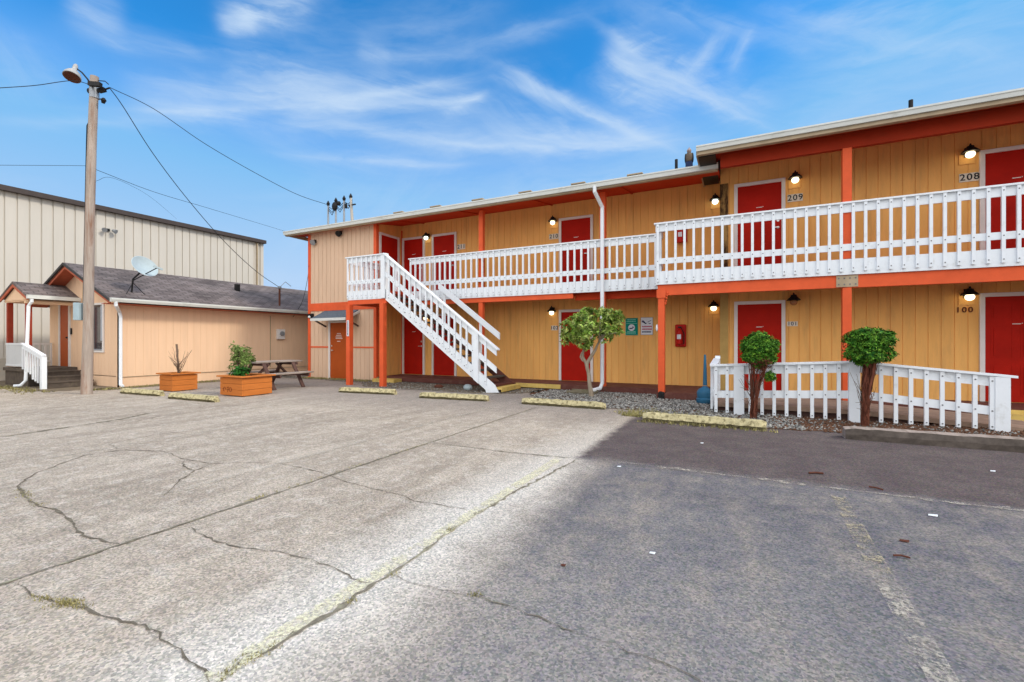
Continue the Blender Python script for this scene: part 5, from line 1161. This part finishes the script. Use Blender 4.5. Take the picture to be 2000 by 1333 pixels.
for i, (u, vt) in enumerate(((641,398),(656,392),(672,388),(688,384))):
    Yq = 11.55; b_ = PY(u, 444-i*2.5, Yq); a_ = PY(u-(3 if i == 3 else 0), vt, Yq)
    t = thing('service_mast', (b_.x, Yq, 5.38), ['slim service mast on the motel roof where the cable lands','service mast with a black cable bunch, second from the roof end','service mast with looped wires, third from the roof end','leaning pale service mast with a cross peg, fourth from the roof end'][i], 'mast', 'service masts')
    m = MB(); m.tube([(b_.x, Yq, 5.33), (b_.x, Yq, 5.45), a_], [.07,.035,.03] if i < 3 else [.09,.05,.04], 8); m.build('pipe', 'grey_metal' if i != 3 else 'pole_top', t)
    m = MB(); m.lathe([(.04,-.08),(.06,0),(.03,.06),(.01,.10)], a_, 8); 
    if i == 1: m.ball(a_-Vector((0,.05,.22)), .12, .08, .16, 8, 6); m.ball(a_+Vector((.13,0,-.12)), .10, .06, .08, 8, 6)
    if i == 3: m.bar(a_+Vector((-.1,0,-.3)), a_+Vector((.22,0,-.3)), .04, .04); m.ball(a_+Vector((-.22,0,-.3)), .05, .05, .1, 6, 5)
    m.build('weatherhead', 'dark_metal', t)
    if i < 3:
        nx = PY((656,672,688)[i], (392,388,384)[i], Yq); m = MB()
        for k in range(3): m.tube([a_-Vector((0,0,.1+.05*k)), (a_+nx)/2-Vector((0,0,.28+.07*k+random.uniform(-.05,.05))), nx-Vector((0,0,.12+.06*k))], .012, 5)
        m.build('wires', 'wire', t)
# bird figure
q = PY(1346, 300, 11.45); x, y = q.x, 11.45; zt_ = PY(1346,290,y).z
t = thing('bird_decoy', (x, y, 5.37), 'brown bird decoy standing on a dark block at the edge of the roof', 'bird decoy')
m = MB(); m.box(x-.075, x+.075, y-.07, y+.07, 5.34, zt_-.33); m.build('block', 'ink', t)
m = MB(); m.ball((x, y, zt_-.22), .088, .08, .135, 14, 10); m.build('body', 'bird', t, smooth=True)
m = MB(); m.ball((x, y-.01, zt_-.065), .052, .055, .055, 12, 8); m.lathe([(.018,0),(.002,.05)], (x-.0, y-.055, zt_-.07), 8, (0,-1,-.3)); m.lathe([(.03,0),(.004,.06)], (x, y, zt_-.03), 8, (0,.2,1)); m.build('head', 'bird_pale', t, smooth=True)
for s in (-1, 1): m = MB(); m.ball((x+s*.075, y+.01, zt_-.23), .028, .06, .12, 10, 8); m.build('wing', 'dark_metal', t, smooth=True)

# ---------------------------------------------------------------- litter and small stones
LIT = [((548+1000)/1,0)]
for (u, v, r, mt, lab, nm, cat) in ((1209,913,.014,'litter','white scrap of paper near the asphalt seam','paper_scrap','litter'),(1822,1009,.02,'litter','white scrap of paper on the right of the asphalt','paper_scrap','litter'),(1274,1083,.012,'litter','small white pebble in the middle of the asphalt','pebble','stone'),
    (1371,867,.013,'litter','white scrap beside the yellow wheel stop','paper_scrap','litter'),(1766,1059,.018,'leaf_dead','curled dead brown leaf on the asphalt','dead_leaf','leaf'),(1100,1107,.010,'leaf_dead','small dark chip on the asphalt','bark_chip','litter'),(1939,922,.014,'litter','white scrap near the right edge','paper_scrap','litter')):
    p = G(u, v); m = MB(); m.prism([(p.x-r*1.5, p.y-r*.5, .005), (p.x+r*1.2, p.y-r*.7, .005), (p.x+r*1.6, p.y+r*.4, .012), (p.x-r*1.1, p.y+r*.6, .008)], (0,0,.004)); tag(m.build(nm, mt, org=p), lab, cat)
for (a, b, r, lab) in (((1580,924),(1608,925),.010,'short thick brown twig lying on the dark asphalt'),((1745,1085),(1778,1090),.006,'thin crooked twig below the dead leaf'),((1697,951),(1725,957),.007,'thin dark twig on the asphalt seam')):
    p, q = G(*a, .012), G(*b, .012); m = MB(); m.tube([p, p.lerp(q,.5)+Vector((0,.01,.003)), q], r, 6); tag(m.build('twig', 'leaf_dead', org=p), lab, 'twig')
m = MB(); p = G(914, 762); m.ball((p.x, p.y, .07), .14, .11, .09, 9, 6); tag(m.build('rock', 'stone_rock' if 'stone_rock' in M else 'dish', org=p), 'pale blue-grey rock beside the foot of the stairs', 'rock')
m = MB(); p = G(857, 758); m.ball((p.x, p.y, .04), .16, .10, .06, 8, 5); tag(m.build('rock', 'leaf_dead', org=p), 'reddish rock below the staircase', 'rock')
